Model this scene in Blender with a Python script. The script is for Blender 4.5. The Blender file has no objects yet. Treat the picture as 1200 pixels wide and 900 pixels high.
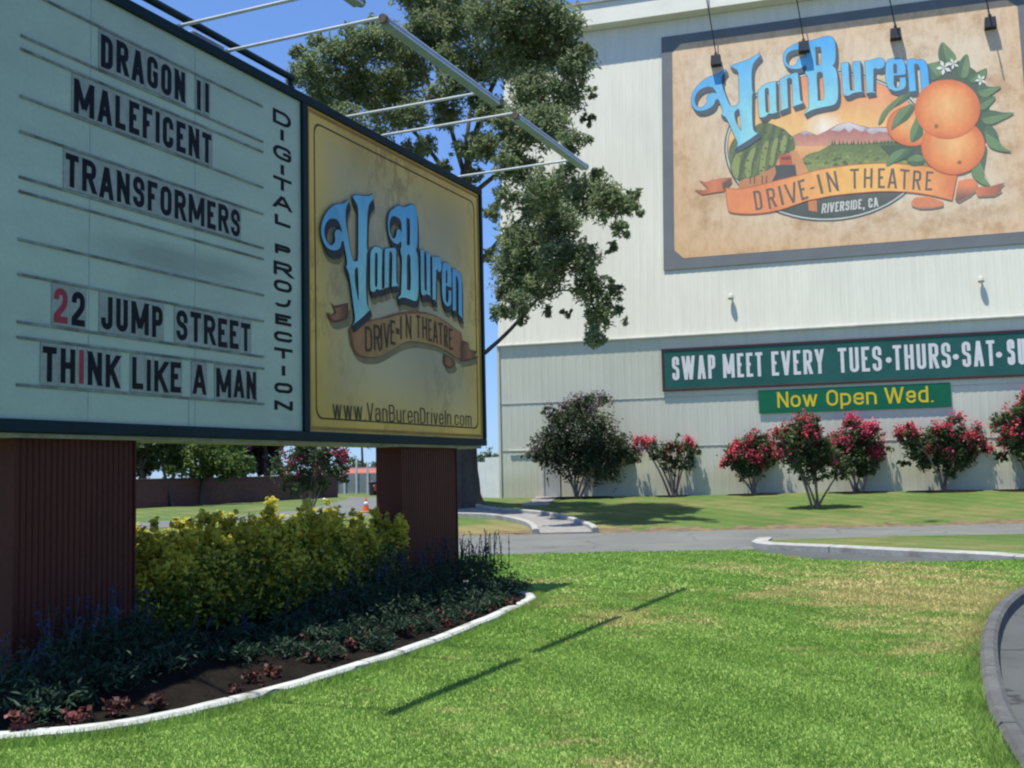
import bpy, math, random
import numpy as np
from math import sin, cos, tan, pi, radians, atan2, hypot, atan
from mathutils import Vector, Matrix
from mathutils.geometry import delaunay_2d_cdt

random.seed(7)
RNG = np.random.default_rng(11)
SC = bpy.context.scene
COL = SC.collection

# ------------------------------------------------------------------ camera
FPX, EYE = 1300.0, 1.5
PITCH, ROLL = atan(102 / FPX), 0.022
_f = np.array([0, cos(PITCH), sin(PITCH)])
_r0 = np.array([1.0, 0, 0]); _u0 = np.cross(_r0, _f)
_r = _r0 * cos(ROLL) - _u0 * sin(ROLL); _u = _u0 * cos(ROLL) + _r0 * sin(ROLL)
CAM = np.array([0, 0, EYE])
cd = bpy.data.cameras.new('camera'); cam = bpy.data.objects.new('camera', cd); COL.objects.link(cam)
cam.matrix_world = Matrix(((_r[0], _u[0], -_f[0], 0), (_r[1], _u[1], -_f[1], 0), (_r[2], _u[2], -_f[2], EYE), (0, 0, 0, 1)))
cd.sensor_width = 36; cd.lens = 36 * FPX / 1200; cd.clip_end = 6000; cd.clip_start = .05
SC.camera = cam

# ------------------------------------------------------------------ sky, sun, exposure
SUN_AZ, SUN_EL = radians(-117), radians(76.3)       # azimuth from +Y towards +X
SUN_DIR = Vector((sin(SUN_AZ) * cos(SUN_EL), cos(SUN_AZ) * cos(SUN_EL), sin(SUN_EL)))
W = bpy.data.worlds.new('World'); SC.world = W; W.use_nodes = True
nt = W.node_tree; bg = nt.nodes['Background']; sky = nt.nodes.new('ShaderNodeTexSky')
sky.sky_type = 'NISHITA'; sky.sun_disc = False; sky.sun_elevation = SUN_EL; sky.sun_rotation = SUN_AZ
sky.air_density = 1.0; sky.dust_density = 0.15; sky.ozone_density = 2.2
ga = nt.nodes.new('ShaderNodeGamma'); ga.inputs[1].default_value = .62; nt.links.new(sky.outputs[0], ga.inputs[0])   # hazy summer sky: softer step from zenith to horizon
ti = nt.nodes.new('ShaderNodeMix'); ti.data_type = 'RGBA'; ti.blend_type = 'MULTIPLY'; ti.inputs[0].default_value = 1; ti.inputs[7].default_value = (.95, 1.42, 2.35, 1)
nt.links.new(ga.outputs[0], ti.inputs[6]); nt.links.new(ti.outputs[2], bg.inputs[0]); bg.inputs[1].default_value = 0.1
sl = bpy.data.lights.new('sun', 'SUN'); so = bpy.data.objects.new('sun', sl); COL.objects.link(so)
sl.energy = 5.0; sl.angle = radians(.53); sl.color = (1, .955, .88)
so.rotation_euler = SUN_DIR.to_track_quat('Z', 'Y').to_euler()
SC.view_settings.view_transform = 'Standard'; SC.view_settings.look = 'None'
SC.view_settings.gamma = 1; SC.view_settings.use_curve_mapping = False
SC.view_settings.exposure = 0.5
SC.render.engine = 'CYCLES'; SC.cycles.max_bounces = 6; SC.cycles.transparent_max_bounces = 8
SC.render.filter_size = 2.2; SC.cycles.filter_width = 2.2; SC.cycles.use_denoising = True

# ------------------------------------------------------------------ projection helpers
def ray(px, py):
    d = _f * FPX + _r * (px - 600) + _u * (450 - py); return d / np.linalg.norm(d)
def gnd(px, py, z=0.0):
    d = ray(px, py); return CAM + d * ((z - EYE) / d[2])
def onplane(px, py, p, n):
    d = ray(px, py); return CAM + d * (((p - CAM) @ n) / (d @ n))
def atY(px, py, Y):
    d = ray(px, py); return CAM + d * (Y / d[1])
Z = np.array([0, 0, 1.0])

# ------------------------------------------------------------------ materials
def lin(r, g, b, k=1.0):
    f = lambda c: ((c / 255 + .055) / 1.055) ** 2.4 if c > 10 else c / 255 / 12.92
    return (f(r) * k, f(g) * k, f(b) * k)
def node(nt, t, **kw):
    n = nt.nodes.new(t)
    for k, v in kw.items():
        if k in n.inputs: n.inputs[k].default_value = v
        else: setattr(n, k, v)
    return n
def ramp(nt, stops):
    n = nt.nodes.new('ShaderNodeValToRGB'); e = n.color_ramp.elements
    while len(e) < len(stops): e.new(.5)
    for i, (p, c) in enumerate(stops): e[i].position = p; e[i].color = (*c, 1)
    return n
def mixc(nt, a, b, fac, mode='MIX'):
    n = nt.nodes.new('ShaderNodeMix'); n.data_type = 'RGBA'; n.blend_type = mode
    for s, v in ((6, a), (7, b), (0, fac)):
        if isinstance(v, bpy.types.NodeSocket): nt.links.new(v, n.inputs[s])
        else: n.inputs[s].default_value = (*v, 1) if isinstance(v, tuple) else v
    return n.outputs[2]
def noise(nt, co, scale, detail=5, rough=.6, vec_scale=None):
    if vec_scale:
        m = nt.nodes.new('ShaderNodeMapping'); m.inputs['Scale'].default_value = vec_scale
        nt.links.new(co, m.inputs[0]); co = m.outputs[0]
    n = node(nt, 'ShaderNodeTexNoise', Scale=scale, Detail=detail, Roughness=rough)
    nt.links.new(co, n.inputs['Vector']); return n.outputs['Fac']
def new_mat(name):
    m = bpy.data.materials.new(name); m.use_nodes = True; nt = m.node_tree
    return m, nt, nt.nodes['Principled BSDF']
def mat(name, c, var=.25, scale=3, rough=.75, fine=40, bump=.0, spec=.3, metal=0, c2=None, thr=(.45, .7), vs=None):
    m, nt, b = new_mat(name)
    co = nt.nodes.new('ShaderNodeTexCoord').outputs['Object']
    n1 = noise(nt, co, scale, 6, .65, vs); n2 = noise(nt, co, fine, 3, .6)
    lo = tuple(x * (1 - var) for x in c); hi = tuple(min(1, x * (1 + var)) for x in c)
    r1 = ramp(nt, [(.3, lo), (.7, hi)]); nt.links.new(n1, r1.inputs[0])
    r2 = ramp(nt, [(.3, (1 - var * .6,) * 3), (.7, (1 + var * .3,) * 3)]); nt.links.new(n2, r2.inputs[0])
    out = mixc(nt, r1.outputs[0], r2.outputs[0], 1.0, 'MULTIPLY')
    if c2:
        n3 = noise(nt, co, scale * .6, 7, .7); r3 = ramp(nt, [(thr[0], (0, 0, 0)), (thr[1], (1, 1, 1))]); nt.links.new(n3, r3.inputs[0])
        out = mixc(nt, out, c2, r3.outputs[0])
    nt.links.new(out, b.inputs['Base Color'])
    b.inputs['Roughness'].default_value = rough; b.inputs['Specular IOR Level'].default_value = spec; b.inputs['Metallic'].default_value = metal
    if bump:
        bp = node(nt, 'ShaderNodeBump', Strength=bump, Distance=.02); nt.links.new(n2, bp.inputs['Height']); nt.links.new(bp.outputs[0], b.inputs['Normal'])
    return m
def leaf_mat(name, c, c2, trans=.35, rough=.55, c3=None):
    """leaf colour varies per leaf and per patch; light passes through the blade"""
    m, nt, b = new_mat(name)
    g = nt.nodes.new('ShaderNodeNewGeometry'); co = nt.nodes.new('ShaderNodeTexCoord').outputs['Object']
    stops = [(0, c), (1, c2)] if not c3 else [(0, c), (.75, c2), (1, c3)]
    r1 = ramp(nt, stops); nt.links.new(g.outputs['Random Per Island'], r1.inputs[0])
    n = noise(nt, co, .9, 3); r2 = ramp(nt, [(.35, (.7,) * 3), (.65, (1.2,) * 3)]); nt.links.new(n, r2.inputs[0])
    out = mixc(nt, r1.outputs[0], r2.outputs[0], 1.0, 'MULTIPLY')
    nt.links.new(out, b.inputs['Base Color']); b.inputs['Roughness'].default_value = rough; b.inputs['Specular IOR Level'].default_value = .25
    t = nt.nodes.new('ShaderNodeBsdfTranslucent'); nt.links.new(out, t.inputs['Color'])
    mx = nt.nodes.new('ShaderNodeMixShader'); mx.inputs[0].default_value = trans
    nt.links.new(b.outputs[0], mx.inputs[1]); nt.links.new(t.outputs[0], mx.inputs[2])
    nt.links.new(mx.outputs[0], nt.nodes['Material Output'].inputs['Surface'])
    return m
def turf_mat(name, dry_amt, blades=False, patch=None, green=(.085, .165, .03), dry=(.25, .215, .075), hi=(.125, .205, .042)):
    m, nt, b = new_mat(name)
    g = nt.nodes.new('ShaderNodeNewGeometry'); co = g.outputs['Position']
    n1 = noise(nt, co, .55, 5, .6, (1, 1, 0)); n2 = noise(nt, co, .33, 6, .68, (1, .8, 0)); n3 = noise(nt, co, 1.5, 6, .72, (.8, 2.4, 0))
    r1 = ramp(nt, [(.35, green), (.65, hi)]); nt.links.new(n1, r1.inputs[0])
    ad = node(nt, 'ShaderNodeMath', operation='MULTIPLY_ADD'); nt.links.new(n3, ad.inputs[0]); ad.inputs[1].default_value = .6; nt.links.new(n2, ad.inputs[2])
    if patch:   # the worn, under-watered part of the lawn
        vm = nt.nodes.new('ShaderNodeMapping'); vm.vector_type = 'TEXTURE'; vm.inputs['Location'].default_value = patch[0]; vm.inputs['Scale'].default_value = patch[1]; nt.links.new(co, vm.inputs[0])
        gr = nt.nodes.new('ShaderNodeTexGradient'); gr.gradient_type = 'SPHERICAL'; nt.links.new(vm.outputs[0], gr.inputs[0])
        ma = node(nt, 'ShaderNodeMath', operation='MULTIPLY_ADD'); nt.links.new(gr.outputs['Fac'], ma.inputs[0]); ma.inputs[1].default_value = patch[2]; nt.links.new(ad.outputs[0], ma.inputs[2]); ad = ma
    r2 = ramp(nt, [(.9 - dry_amt * .3, (0, 0, 0)), (1.16 - dry_amt * .3, (1, 1, 1))]); nt.links.new(ad.outputs[0], r2.inputs[0])
    out = mixc(nt, r1.outputs[0], dry, r2.outputs[0])
    wvt = node(nt, 'ShaderNodeTexWave', Scale=.42, Distortion=1.2); wvt.inputs['Detail'].default_value = 1; rm = nt.nodes.new('ShaderNodeMapping'); rm.inputs['Rotation'].default_value = (0, 0, -.45); nt.links.new(co, rm.inputs[0]); nt.links.new(rm.outputs[0], wvt.inputs[0])
    rw = ramp(nt, [(.2, (.92, .93, .9)), (.8, (1.05, 1.04, 1.05))]); nt.links.new(wvt.outputs['Fac'], rw.inputs[0]); out = mixc(nt, out, rw.outputs[0], 1.0, 'MULTIPLY')   # mower passes
    if blades:
        r3 = ramp(nt, [(0, (.84,) * 3), (1, (1.14,) * 3)]); nt.links.new(g.outputs['Random Per Island'], r3.inputs[0])
    else:
        n4 = noise(nt, co, 38, 4, .7); r3 = ramp(nt, [(.3, (.6,) * 3), (.7, (1.25,) * 3)]); nt.links.new(n4, r3.inputs[0])
    out = mixc(nt, out, r3.outputs[0], 1.0, 'MULTIPLY')
    nt.links.new(out, b.inputs['Base Color']); b.inputs['Roughness'].default_value = .8; b.inputs['Specular IOR Level'].default_value = .15
    if blades:
        t = nt.nodes.new('ShaderNodeBsdfTranslucent'); nt.links.new(out, t.inputs['Color'])
        mx = nt.nodes.new('ShaderNodeMixShader'); mx.inputs[0].default_value = .45
        nt.links.new(b.outputs[0], mx.inputs[1]); nt.links.new(t.outputs[0], mx.inputs[2])
        nt.links.new(mx.outputs[0], nt.nodes['Material Output'].inputs['Surface'])
    else:
        bp = node(nt, 'ShaderNodeBump', Strength=.7, Distance=.03); nt.links.new(n4, bp.inputs['Height']); nt.links.new(bp.outputs[0], b.inputs['Normal'])
    return m
def paint_mat(name, rough=.6, wear=.12, spec=.25):
    """printed artwork: colours come from the mesh's colour attribute, weathered by noise"""
    m, nt, b = new_mat(name)
    a = nt.nodes.new('ShaderNodeAttribute'); a.attribute_name = 'Col'
    co = nt.nodes.new('ShaderNodeTexCoord').outputs['Object']
    n1 = noise(nt, co, 2.2, 7, .7, (1, .5, 1)); r = ramp(nt, [(.3, (1 - wear * 1.6,) * 3), (.7, (1 + wear,) * 3)]); nt.links.new(n1, r.inputs[0])
    nt.links.new(mixc(nt, a.outputs['Color'], r.outputs[0], 1.0, 'MULTIPLY'), b.inputs['Base Color'])
    b.inputs['Roughness'].default_value = rough; b.inputs['Specular IOR Level'].default_value = spec
    return m

# ------------------------------------------------------------------ mesh helpers
FRAMES = {}
def thing(name, label, cat, loc=(0, 0, 0), axes=None, group=None):
    o = bpy.data.objects.new(name, None); COL.objects.link(o); o.empty_display_size = .3
    R = np.eye(3) if axes is None else np.array(axes).T
    M = np.eye(4); M[:3, :3] = R; M[:3, 3] = loc
    o.matrix_world = Matrix(M.tolist()); FRAMES[o.name] = M
    o['label'] = label; o['category'] = cat
    if group: o['group'] = group
    return o
def tag(o, label, cat, group=None, kind=None):
    o['label'] = label; o['category'] = cat
    if group: o['group'] = group
    if kind: o['kind'] = kind
    return o
def structure(o): o['kind'] = 'structure'; return o
def frame_of(p):
    while p is not None:
        if p.name in FRAMES: return FRAMES[p.name]
        p = p.parent
    return np.eye(4)
class MB:
    def __init__(s): s.v = []; s.f = []; s.m = []; s.c = []
    def add(s, vs, fs, m=0, col=None):
        k = len(s.v); s.v += [tuple(map(float, v)) for v in vs]
        s.c += [col if col is not None else (.5, .5, .5)] * len(vs) if not (isinstance(col, list)) else col
        for f in fs: s.f.append([k + i for i in f]); s.m.append(m)
    def box(s, o, ex, ey, ez, m=0):
        o, ex, ey, ez = map(lambda a: np.array(a, float), (o, ex, ey, ez))
        vs = [o, o + ex, o + ex + ey, o + ey]; vs += [v + ez for v in vs]
        s.add(vs, [(0, 3, 2, 1), (4, 5, 6, 7), (0, 1, 5, 4), (1, 2, 6, 5), (2, 3, 7, 6), (3, 0, 4, 7)], m)
    def bbox(s, x0, x1, y0, y1, z0, z1, m=0, b=0):
        """axis box with small bevelled vertical/top edges"""
        if not b: s.box((x0, y0, z0), (x1 - x0, 0, 0), (0, y1 - y0, 0), (0, 0, z1 - z0), m); return
        def ring(i, z): return [(x0 + i + b, y0 + i, z), (x1 - i - b, y0 + i, z), (x1 - i, y0 + i + b, z), (x1 - i, y1 - i - b, z), (x1 - i - b, y1 - i, z), (x0 + i + b, y1 - i, z), (x0 + i, y1 - i - b, z), (x0 + i, y0 + i + b, z)]
        R = [ring(b, z0), ring(0, z0 + b), ring(0, z1 - b), ring(b, z1)]; vs = sum(R, [])
        fs = [tuple(range(7, -1, -1)), tuple(range(24, 32))]
        for k in range(3):
            for i in range(8): j = (i + 1) % 8; fs.append((k * 8 + i, k * 8 + j, k * 8 + 8 + j, k * 8 + 8 + i))
        s.add(vs, fs, m)
    def tube(s, pts, rad, n=8, m=0, cap=True):
        pts = [np.array(p, float) for p in pts]; rad = rad if hasattr(rad, '__len__') else [rad] * len(pts)
        vs = []; ref = None
        for i, p in enumerate(pts):
            d = pts[min(i + 1, len(pts) - 1)] - pts[max(i - 1, 0)]; d = d / (np.linalg.norm(d) + 1e-9)
            if ref is None: ref = np.array([1.0, 0, 0]) if abs(d[0]) < .8 else np.array([0, 1.0, 0])
            a = ref - d * (ref @ d); a /= np.linalg.norm(a); ref = a; b = np.cross(d, a)
            vs += [p + rad[i] * (a * cos(2 * pi * k / n) + b * sin(2 * pi * k / n)) for k in range(n)]
        fs = [(i * n + k, i * n + (k + 1) % n, (i + 1) * n + (k + 1) % n, (i + 1) * n + k) for i in range(len(pts) - 1) for k in range(n)]
        if cap: fs += [tuple(range(n - 1, -1, -1)), tuple(range((len(pts) - 1) * n, len(pts) * n))]
        s.add(vs, fs, m)
    def lathe(s, prof, o=(0, 0, 0), n=16, m=0):
        o = np.array(o, float); vs = [o + np.array([r * cos(2 * pi * k / n), r * sin(2 * pi * k / n), z]) for r, z in prof for k in range(n)]
        fs = [(i * n + k, i * n + (k + 1) % n, (i + 1) * n + (k + 1) % n, (i + 1) * n + k) for i in range(len(prof) - 1) for k in range(n)]
        s.add(vs, fs + [tuple(range((len(prof) - 1) * n, len(prof) * n))], m)
    def build(s, name, mats, parent=None, world=False, smooth=False, cols=False):
        v = np.array(s.v)
        if world and parent is not None:
            M = np.linalg.inv(frame_of(parent)); v = v @ M[:3, :3].T + M[:3, 3]
        me = bpy.data.meshes.new(name); me.from_pydata(v.tolist(), [], s.f)
        mats = mats if isinstance(mats, (list, tuple)) else [mats]
        for m in mats: me.materials.append(m)
        me.polygons.foreach_set('material_index', s.m)
        if smooth: me.polygons.foreach_set('use_smooth', [True] * len(s.f))
        if cols:
            a = me.color_attributes.new('Col', 'FLOAT_COLOR', 'POINT'); a.data.foreach_set('color', [x for c in s.c for x in (*c, 1)])
        me.update(); o = bpy.data.objects.new(name, me); COL.objects.link(o)
        if parent is not None: o.parent = parent
        return o

def inpoly(x, y, P):
    P = np.array([q[:2] for q in P], float); r = np.zeros(len(x), bool); j = len(P) - 1
    for i in range(len(P)):
        c = ((P[i, 1] > y) != (P[j, 1] > y)) & (x < (P[j, 0] - P[i, 0]) * (y - P[i, 1]) / (P[j, 1] - P[i, 1] + 1e-12) + P[i, 0]); r ^= c; j = i
    return r
def cdt(outer, holes=(), grid=0, inner_ok=None):
    pts = []; edges = []
    for loop in [outer, *holes]:
        k = len(pts); n = len(loop); pts += [Vector((float(p[0]), float(p[1]))) for p in loop]; edges += [(k + i, k + (i + 1) % n) for i in range(n)]
    if grid:
        a = np.array(outer)[:, :2]; lo, hi = a.min(0), a.max(0)
        for x in np.arange(lo[0] + grid * .5, hi[0], grid):
            for y in np.arange(lo[1] + grid * .5, hi[1], grid): pts.append(Vector((x + grid * .2 * sin(y * 7), y + grid * .2 * sin(x * 5))))
    r = delaunay_2d_cdt(pts, edges, [], 0, 1e-6)
    V = np.array([(v.x, v.y) for v in r[0]]); F = [tuple(f) for f in r[2]]
    ce = np.array([V[list(f)].mean(0) for f in F]); ok = inpoly(ce[:, 0], ce[:, 1], outer)
    for h in holes: ok &= ~inpoly(ce[:, 0], ce[:, 1], h)
    F = [f for f, k in zip(F, ok) if k]
    G = []
    for f in F:
        a, b, c = V[f[0]], V[f[1]], V[f[2]]
        G.append(f if (b[0] - a[0]) * (c[1] - a[1]) - (b[1] - a[1]) * (c[0] - a[0]) > 0 else f[::-1])
    return V, G
def smooth_line(pts, n=6, closed=False):
    P = [np.array(p, float) for p in pts]; out = []; N = len(P)
    for i in range(N if closed else N - 1):
        p1, p2 = P[i], P[(i + 1) % N]
        p0 = P[i - 1] if (closed or i) else p1; p3 = P[(i + 2) % N] if (closed or i + 2 < N) else p2
        for k in range(n):
            t = k / n; out.append(.5 * (2 * p1 + (p2 - p0) * t + (2 * p0 - 5 * p1 + 4 * p2 - p3) * t * t + (3 * p1 - p0 - 3 * p2 + p3) * t ** 3))
    if not closed: out.append(P[-1])
    return out
def slab(mb, poly, z, depth=.12, grid=0, m=0, ms=0, zf=None):
    V, F = cdt(poly, (), grid)
    zf = zf or (lambda x, y: z)
    mb.add([(x, y, zf(x, y)) for x, y in V], F, m)
    n = len(poly); vs = [(p[0], p[1], zf(p[0], p[1])) for p in poly] + [(p[0], p[1], zf(p[0], p[1]) - depth) for p in poly]
    a = sum(poly[i][0] * poly[(i + 1) % n][1] - poly[(i + 1) % n][0] * poly[i][1] for i in range(n))
    fs = [(i, i + n, (i + 1) % n + n, (i + 1) % n) for i in range(n)]
    if a < 0: pass
    else: fs = [f[::-1] for f in fs]
    mb.add(vs, fs, ms)
def sweep(mb, path, prof, zf=None, m=0, joint=0):
    """profile (offset to the left, height) swept along a ground path"""
    P = [np.array(p[:2], float) for p in path]; n = len(prof); vs = []; shr = [0] * len(P)
    if joint:   # cast sections with a narrow groove between them
        Q, S_, run = [P[0]], [0], 0.0; nxt = joint
        for a, b in zip(P[:-1], P[1:]):
            L_ = np.linalg.norm(b - a); u = (b - a) / (L_ + 1e-9); pos = 0
            while run + L_ - pos > nxt and L_ > .05:
                c = pos + nxt - run; 
                for d_, s2 in ((-.012, 0), (-.008, 1), (.008, 1), (.012, 0)): Q.append(a + u * min(max(c + d_, 0), L_)); S_.append(s2)
                run = nxt = 0; nxt = joint * RNG.uniform(.9, 1.1); pos = c; run = 0
            run += L_ - pos; Q.append(b); S_.append(0)
        P, shr = Q, S_
    pc = np.array([np.mean([q[0] for q in prof]), -.02]); full = prof
    for i, p in enumerate(P):
        prof = [(pc[0] + (a - pc[0]) * .86, b - .016 if b > 0 else b) for a, b in full] if shr[i] else full
        d = P[min(i + 1, len(P) - 1)] - P[max(i - 1, 0)]; d = d / (np.linalg.norm(d) + 1e-9); l = np.array([-d[1], d[0]])
        z0 = zf(*p) if zf else 0
        vs += [(*(p + l * a), z0 + b) for a, b in prof]
    fs = [(i * n + k, i * n + k + 1, (i + 1) * n + k + 1, (i + 1) * n + k) for i in range(len(P) - 1) for k in range(n - 1)]
    fs += [tuple(range(n)), tuple(range((len(P) - 1) * n + n - 1, (len(P) - 1) * n - 1, -1))]
    mb.add(vs, fs, m)
def rough_edge(pts, step=.35, amp=.06):
    out = []
    for i in range(len(pts)):
        a, b = np.array(pts[i][:2], float), np.array(pts[(i + 1) % len(pts)][:2], float); n = max(1, int(np.linalg.norm(b - a) / step))
        n = min(n, 60)
        for k in range(n): out.append(tuple(a + (b - a) * k / n + (RNG.normal(0, amp, 2) if k else 0)))
    return out

# leaves ---------------------------------------------------------
def leaf_mesh(name, C, size, mats, midx=None, parent=None, aspect=.45, up=.3, droop=0., kind='leaf'):
    """C: N leaf positions (world). Each leaf is a little pointed blade folded along its midrib, turned at random"""
    N = len(C); sz = size * RNG.uniform(.6, 1.35, N)
    d = RNG.normal(size=(N, 3)); d[:, 2] = d[:, 2] * .7 - droop; d /= np.linalg.norm(d, axis=1)[:, None]
    nrm = RNG.normal(size=(N, 3)); nrm[:, 2] += up; nrm -= d * (nrm * d).sum(1)[:, None]; nrm /= np.linalg.norm(nrm, axis=1)[:, None] + 1e-9
    s = np.cross(d, nrm); h = sz[:, None]
    V = np.empty((N, 4, 3)); V[:, 0] = C - d * h * .5; V[:, 2] = C + d * h * .5
    fold = nrm * h * .1
    V[:, 1] = C + s * h * aspect * .5 + fold; V[:, 3] = C - s * h * aspect * .5 + fold
    V = V.reshape(-1, 3)
    if parent is not None:
        M = np.linalg.inv(frame_of(parent)); V = V @ M[:3, :3].T + M[:3, 3]
    me = bpy.data.meshes.new(name)
    me.vertices.add(4 * N); me.vertices.foreach_set('co', V.ravel())
    q = np.arange(4 * N).reshape(N, 4); tri = np.concatenate([q[:, [0, 1, 2]], q[:, [0, 2, 3]]], 1).reshape(-1)
    me.loops.add(6 * N); me.loops.foreach_set('vertex_index', tri.astype(np.int32))
    me.polygons.add(2 * N); me.polygons.foreach_set('loop_start', np.arange(0, 6 * N, 3, dtype=np.int32)); me.polygons.foreach_set('loop_total', np.full(2 * N, 3, dtype=np.int32))
    mats = mats if isinstance(mats, (list, tuple)) else [mats]
    for m in mats: me.materials.append(m)
    if midx is not None: me.polygons.foreach_set('material_index', np.repeat(np.asarray(midx, dtype=np.int32), 2))
    me.update(calc_edges=True); o = bpy.data.objects.new(name, me); COL.objects.link(o)
    if parent is not None: o.parent = parent
    return o
def cluster(blobs, n, sub=9, spread=.33, shell=.55, up_bias=0):
    """blobs: (centre, radii) -> n points gathered in twig-sized clumps inside them"""
    vol = np.array([np.prod(b[1]) ** .72 for b in blobs]); cnt = np.maximum(8, (n * vol / vol.sum())).astype(int); out = []
    for (c, r), k in zip(blobs, cnt):
        c, r = np.array(c), np.array(r); m = max(3, k // sub)
        d = RNG.normal(size=(m, 3)); d[:, 2] += up_bias; d /= np.linalg.norm(d, axis=1)[:, None]
        rad = shell + (1 - shell) * RNG.random(m) ** .6; rad *= RNG.uniform(.72, 1.12, m)
        cc = c + d * r * rad[:, None]; rr = r.mean() * spread
        idx = RNG.integers(0, m, k)
        out.append(cc[idx] + RNG.normal(size=(k, 3)) * rr * .5)
    return np.concatenate(out)

# stroke lettering ------------------------------------------------
GL = {
 'A': ([[(0, 0), (.44, 1)], [(.56, 1), (1, 0)], [(.2, .27), (.8, .27)]], .58), 'B': ([[(0, 0), (0, 1)], [(0, 1), (.95, 1, .45), (.95, .53, .4), (0, .53)], [(0, .53), (1, .53, .4), (1, 0, .45), (0, 0)]], .54),
 'C': ([[(1, .66), (1, 1, .5), (0, 1, .5), (0, 0, .5), (1, 0, .5), (1, .34)]], .52), 'D': ([[(0, 0), (0, 1)], [(0, 1), (1, 1, .55), (1, 0, .55), (0, 0)]], .54),
 'E': ([[(0, 0), (0, 1)], [(0, 1), (1, 1)], [(0, .53), (.85, .53)], [(0, 0), (1, 0)]], .46), 'F': ([[(0, 0), (0, 1)], [(0, 1), (1, 1)], [(0, .5), (.85, .5)]], .45),
 'G': ([[(1, .7), (1, 1, .5), (0, 1, .5), (0, 0, .5), (1, 0, .35), (1, .46), (.55, .46)]], .54), 'H': ([[(0, 0), (0, 1)], [(1, 0), (1, 1)], [(0, .52), (1, .52)]], .54), 'I': ([[(.5, 0), (.5, 1)]], 0),
 'J': ([[(1, 1), (1, 0, .5), (0, 0, .5), (0, .32)]], .5), 'K': ([[(0, 0), (0, 1)], [(0, .38), (1, 1)], [(.36, .58), (1, 0)]], .56), 'L': ([[(0, 1), (0, 0)], [(0, 0), (1, 0)]], .45),
 'M': ([[(0, 0), (0, 1)], [(1, 0), (1, 1)], [(0.04, 1), (.5, .12)], [(.5, .12), (.96, 1)]], .82), 'N': ([[(0, 0), (0, 1)], [(1, 0), (1, 1)], [(0.03, 1), (.97, 0)]], .56),
 'O': ([[(.5, 1), (1, 1, .5), (1, 0, .5), (0, 0, .5), (0, 1, .5), (.5, 1)]], .54), 'P': ([[(0, 0), (0, 1)], [(0, 1), (1, 1, .5), (1, .46, .45), (0, .46)]], .52),
 'R': ([[(0, 0), (0, 1)], [(0, 1), (1, 1, .45), (1, .5, .4), (0, .5)], [(.5, .5), (1, 0)]], .56), 'S': ([[(1, .73), (1, 1, .5), (0, 1, .5), (0, .56, .45), (1, .47, .45), (1, 0, .5), (0, 0, .5), (0, .27)]], .52),
 'T': ([[(.5, 0), (.5, 1)], [(0, 1), (1, 1)]], .5), 'U': ([[(0, 1), (0, 0, .5), (1, 0, .5), (1, 1)]], .53), 'V': ([[(0, 1), (.45, 0)], [(.55, 0), (1, 1)]], .58),
 'W': ([[(0, 1), (.23, 0)], [(.27, 0), (.48, 1)], [(.52, 1), (.73, 0)], [(.77, 0), (1, 1)]], .96), 'Y': ([[(0, 1), (.5, .42)], [(1, 1), (.5, .42)], [(.5, .46), (.5, 0)]], .56),
 '2': ([[(0, .7), (0, 1, .5), (1, 1, .5), (1, .56, .3), (0, .12), (0, 0)], [(0, 0), (1, 0)]], .5), '-': ([[(0, .42), (1, .42)]], .3), '.': ([[(.5, 0), (.5, .03)]], 0), ',': ([[(.6, .08), (.1, -.3)]], 0.05),
 'a': ([[(0.05, .52), (.05, .73, .4), (1, .73, .45), (1, 0)], [(1, .42), (0, .42, .4), (0, 0, .4), (1, 0, .4), (1, .2)]], .48), 'c': ([[(1, .5), (1, .73, .5), (0, .73, .5), (0, 0, .5), (1, 0, .5), (1, .24)]], .46),
 'd': ([[(1, 0), (1, 1)], [(1, .73), (0, .73, .5), (0, 0, .5), (1, 0)]], .5), 'e': ([[(0, .37), (1, .37), (1, .73, .5), (0, .73, .5), (0, 0, .5), (1, 0, .5), (1, .2)]], .49), 'i': ([[(.5, 0), (.5, .73)], [(.5, .97), (.5, 1)]], 0),
 'm': ([[(0, 0), (0, .73)], [(0, .6), (0.03, .73, .2), (.5, .73, .25), (.5, 0)], [(.5, .6), (.53, .73, .2), (1, .73, .25), (1, 0)]], .78), 'n': ([[(0, 0), (0, .73)], [(0, .6), (.03, .73, .3), (1, .73, .5), (1, 0)]], .48),
 'o': ([[(.5, .73), (1, .73, .5), (1, 0, .5), (0, 0, .5), (0, .73, .5), (.5, .73)]], .51), 'p': ([[(0, -.25), (0, .73)], [(0, .73), (1, .73, .5), (1, 0, .5), (0, 0)]], .5), 'r': ([[(0, 0), (0, .73)], [(0, .55), (.05, .73, .4), (1, .73)]], .3),
 'u': ([[(1, 0), (1, .73)], [(0, .73), (0, 0, .5), (1, 0, .5), (1, .2)]], .48), 'v': ([[(0, .73), (.45, 0)], [(.55, 0), (1, .73)]], .48), 'w': ([[(0, .73), (.23, 0)], [(.27, 0), (.48, .73)], [(.52, .73), (.73, 0)], [(.77, 0), (1, .73)]], .72),
}
LEVELS = (0, 1, .73, -.25)
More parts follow.
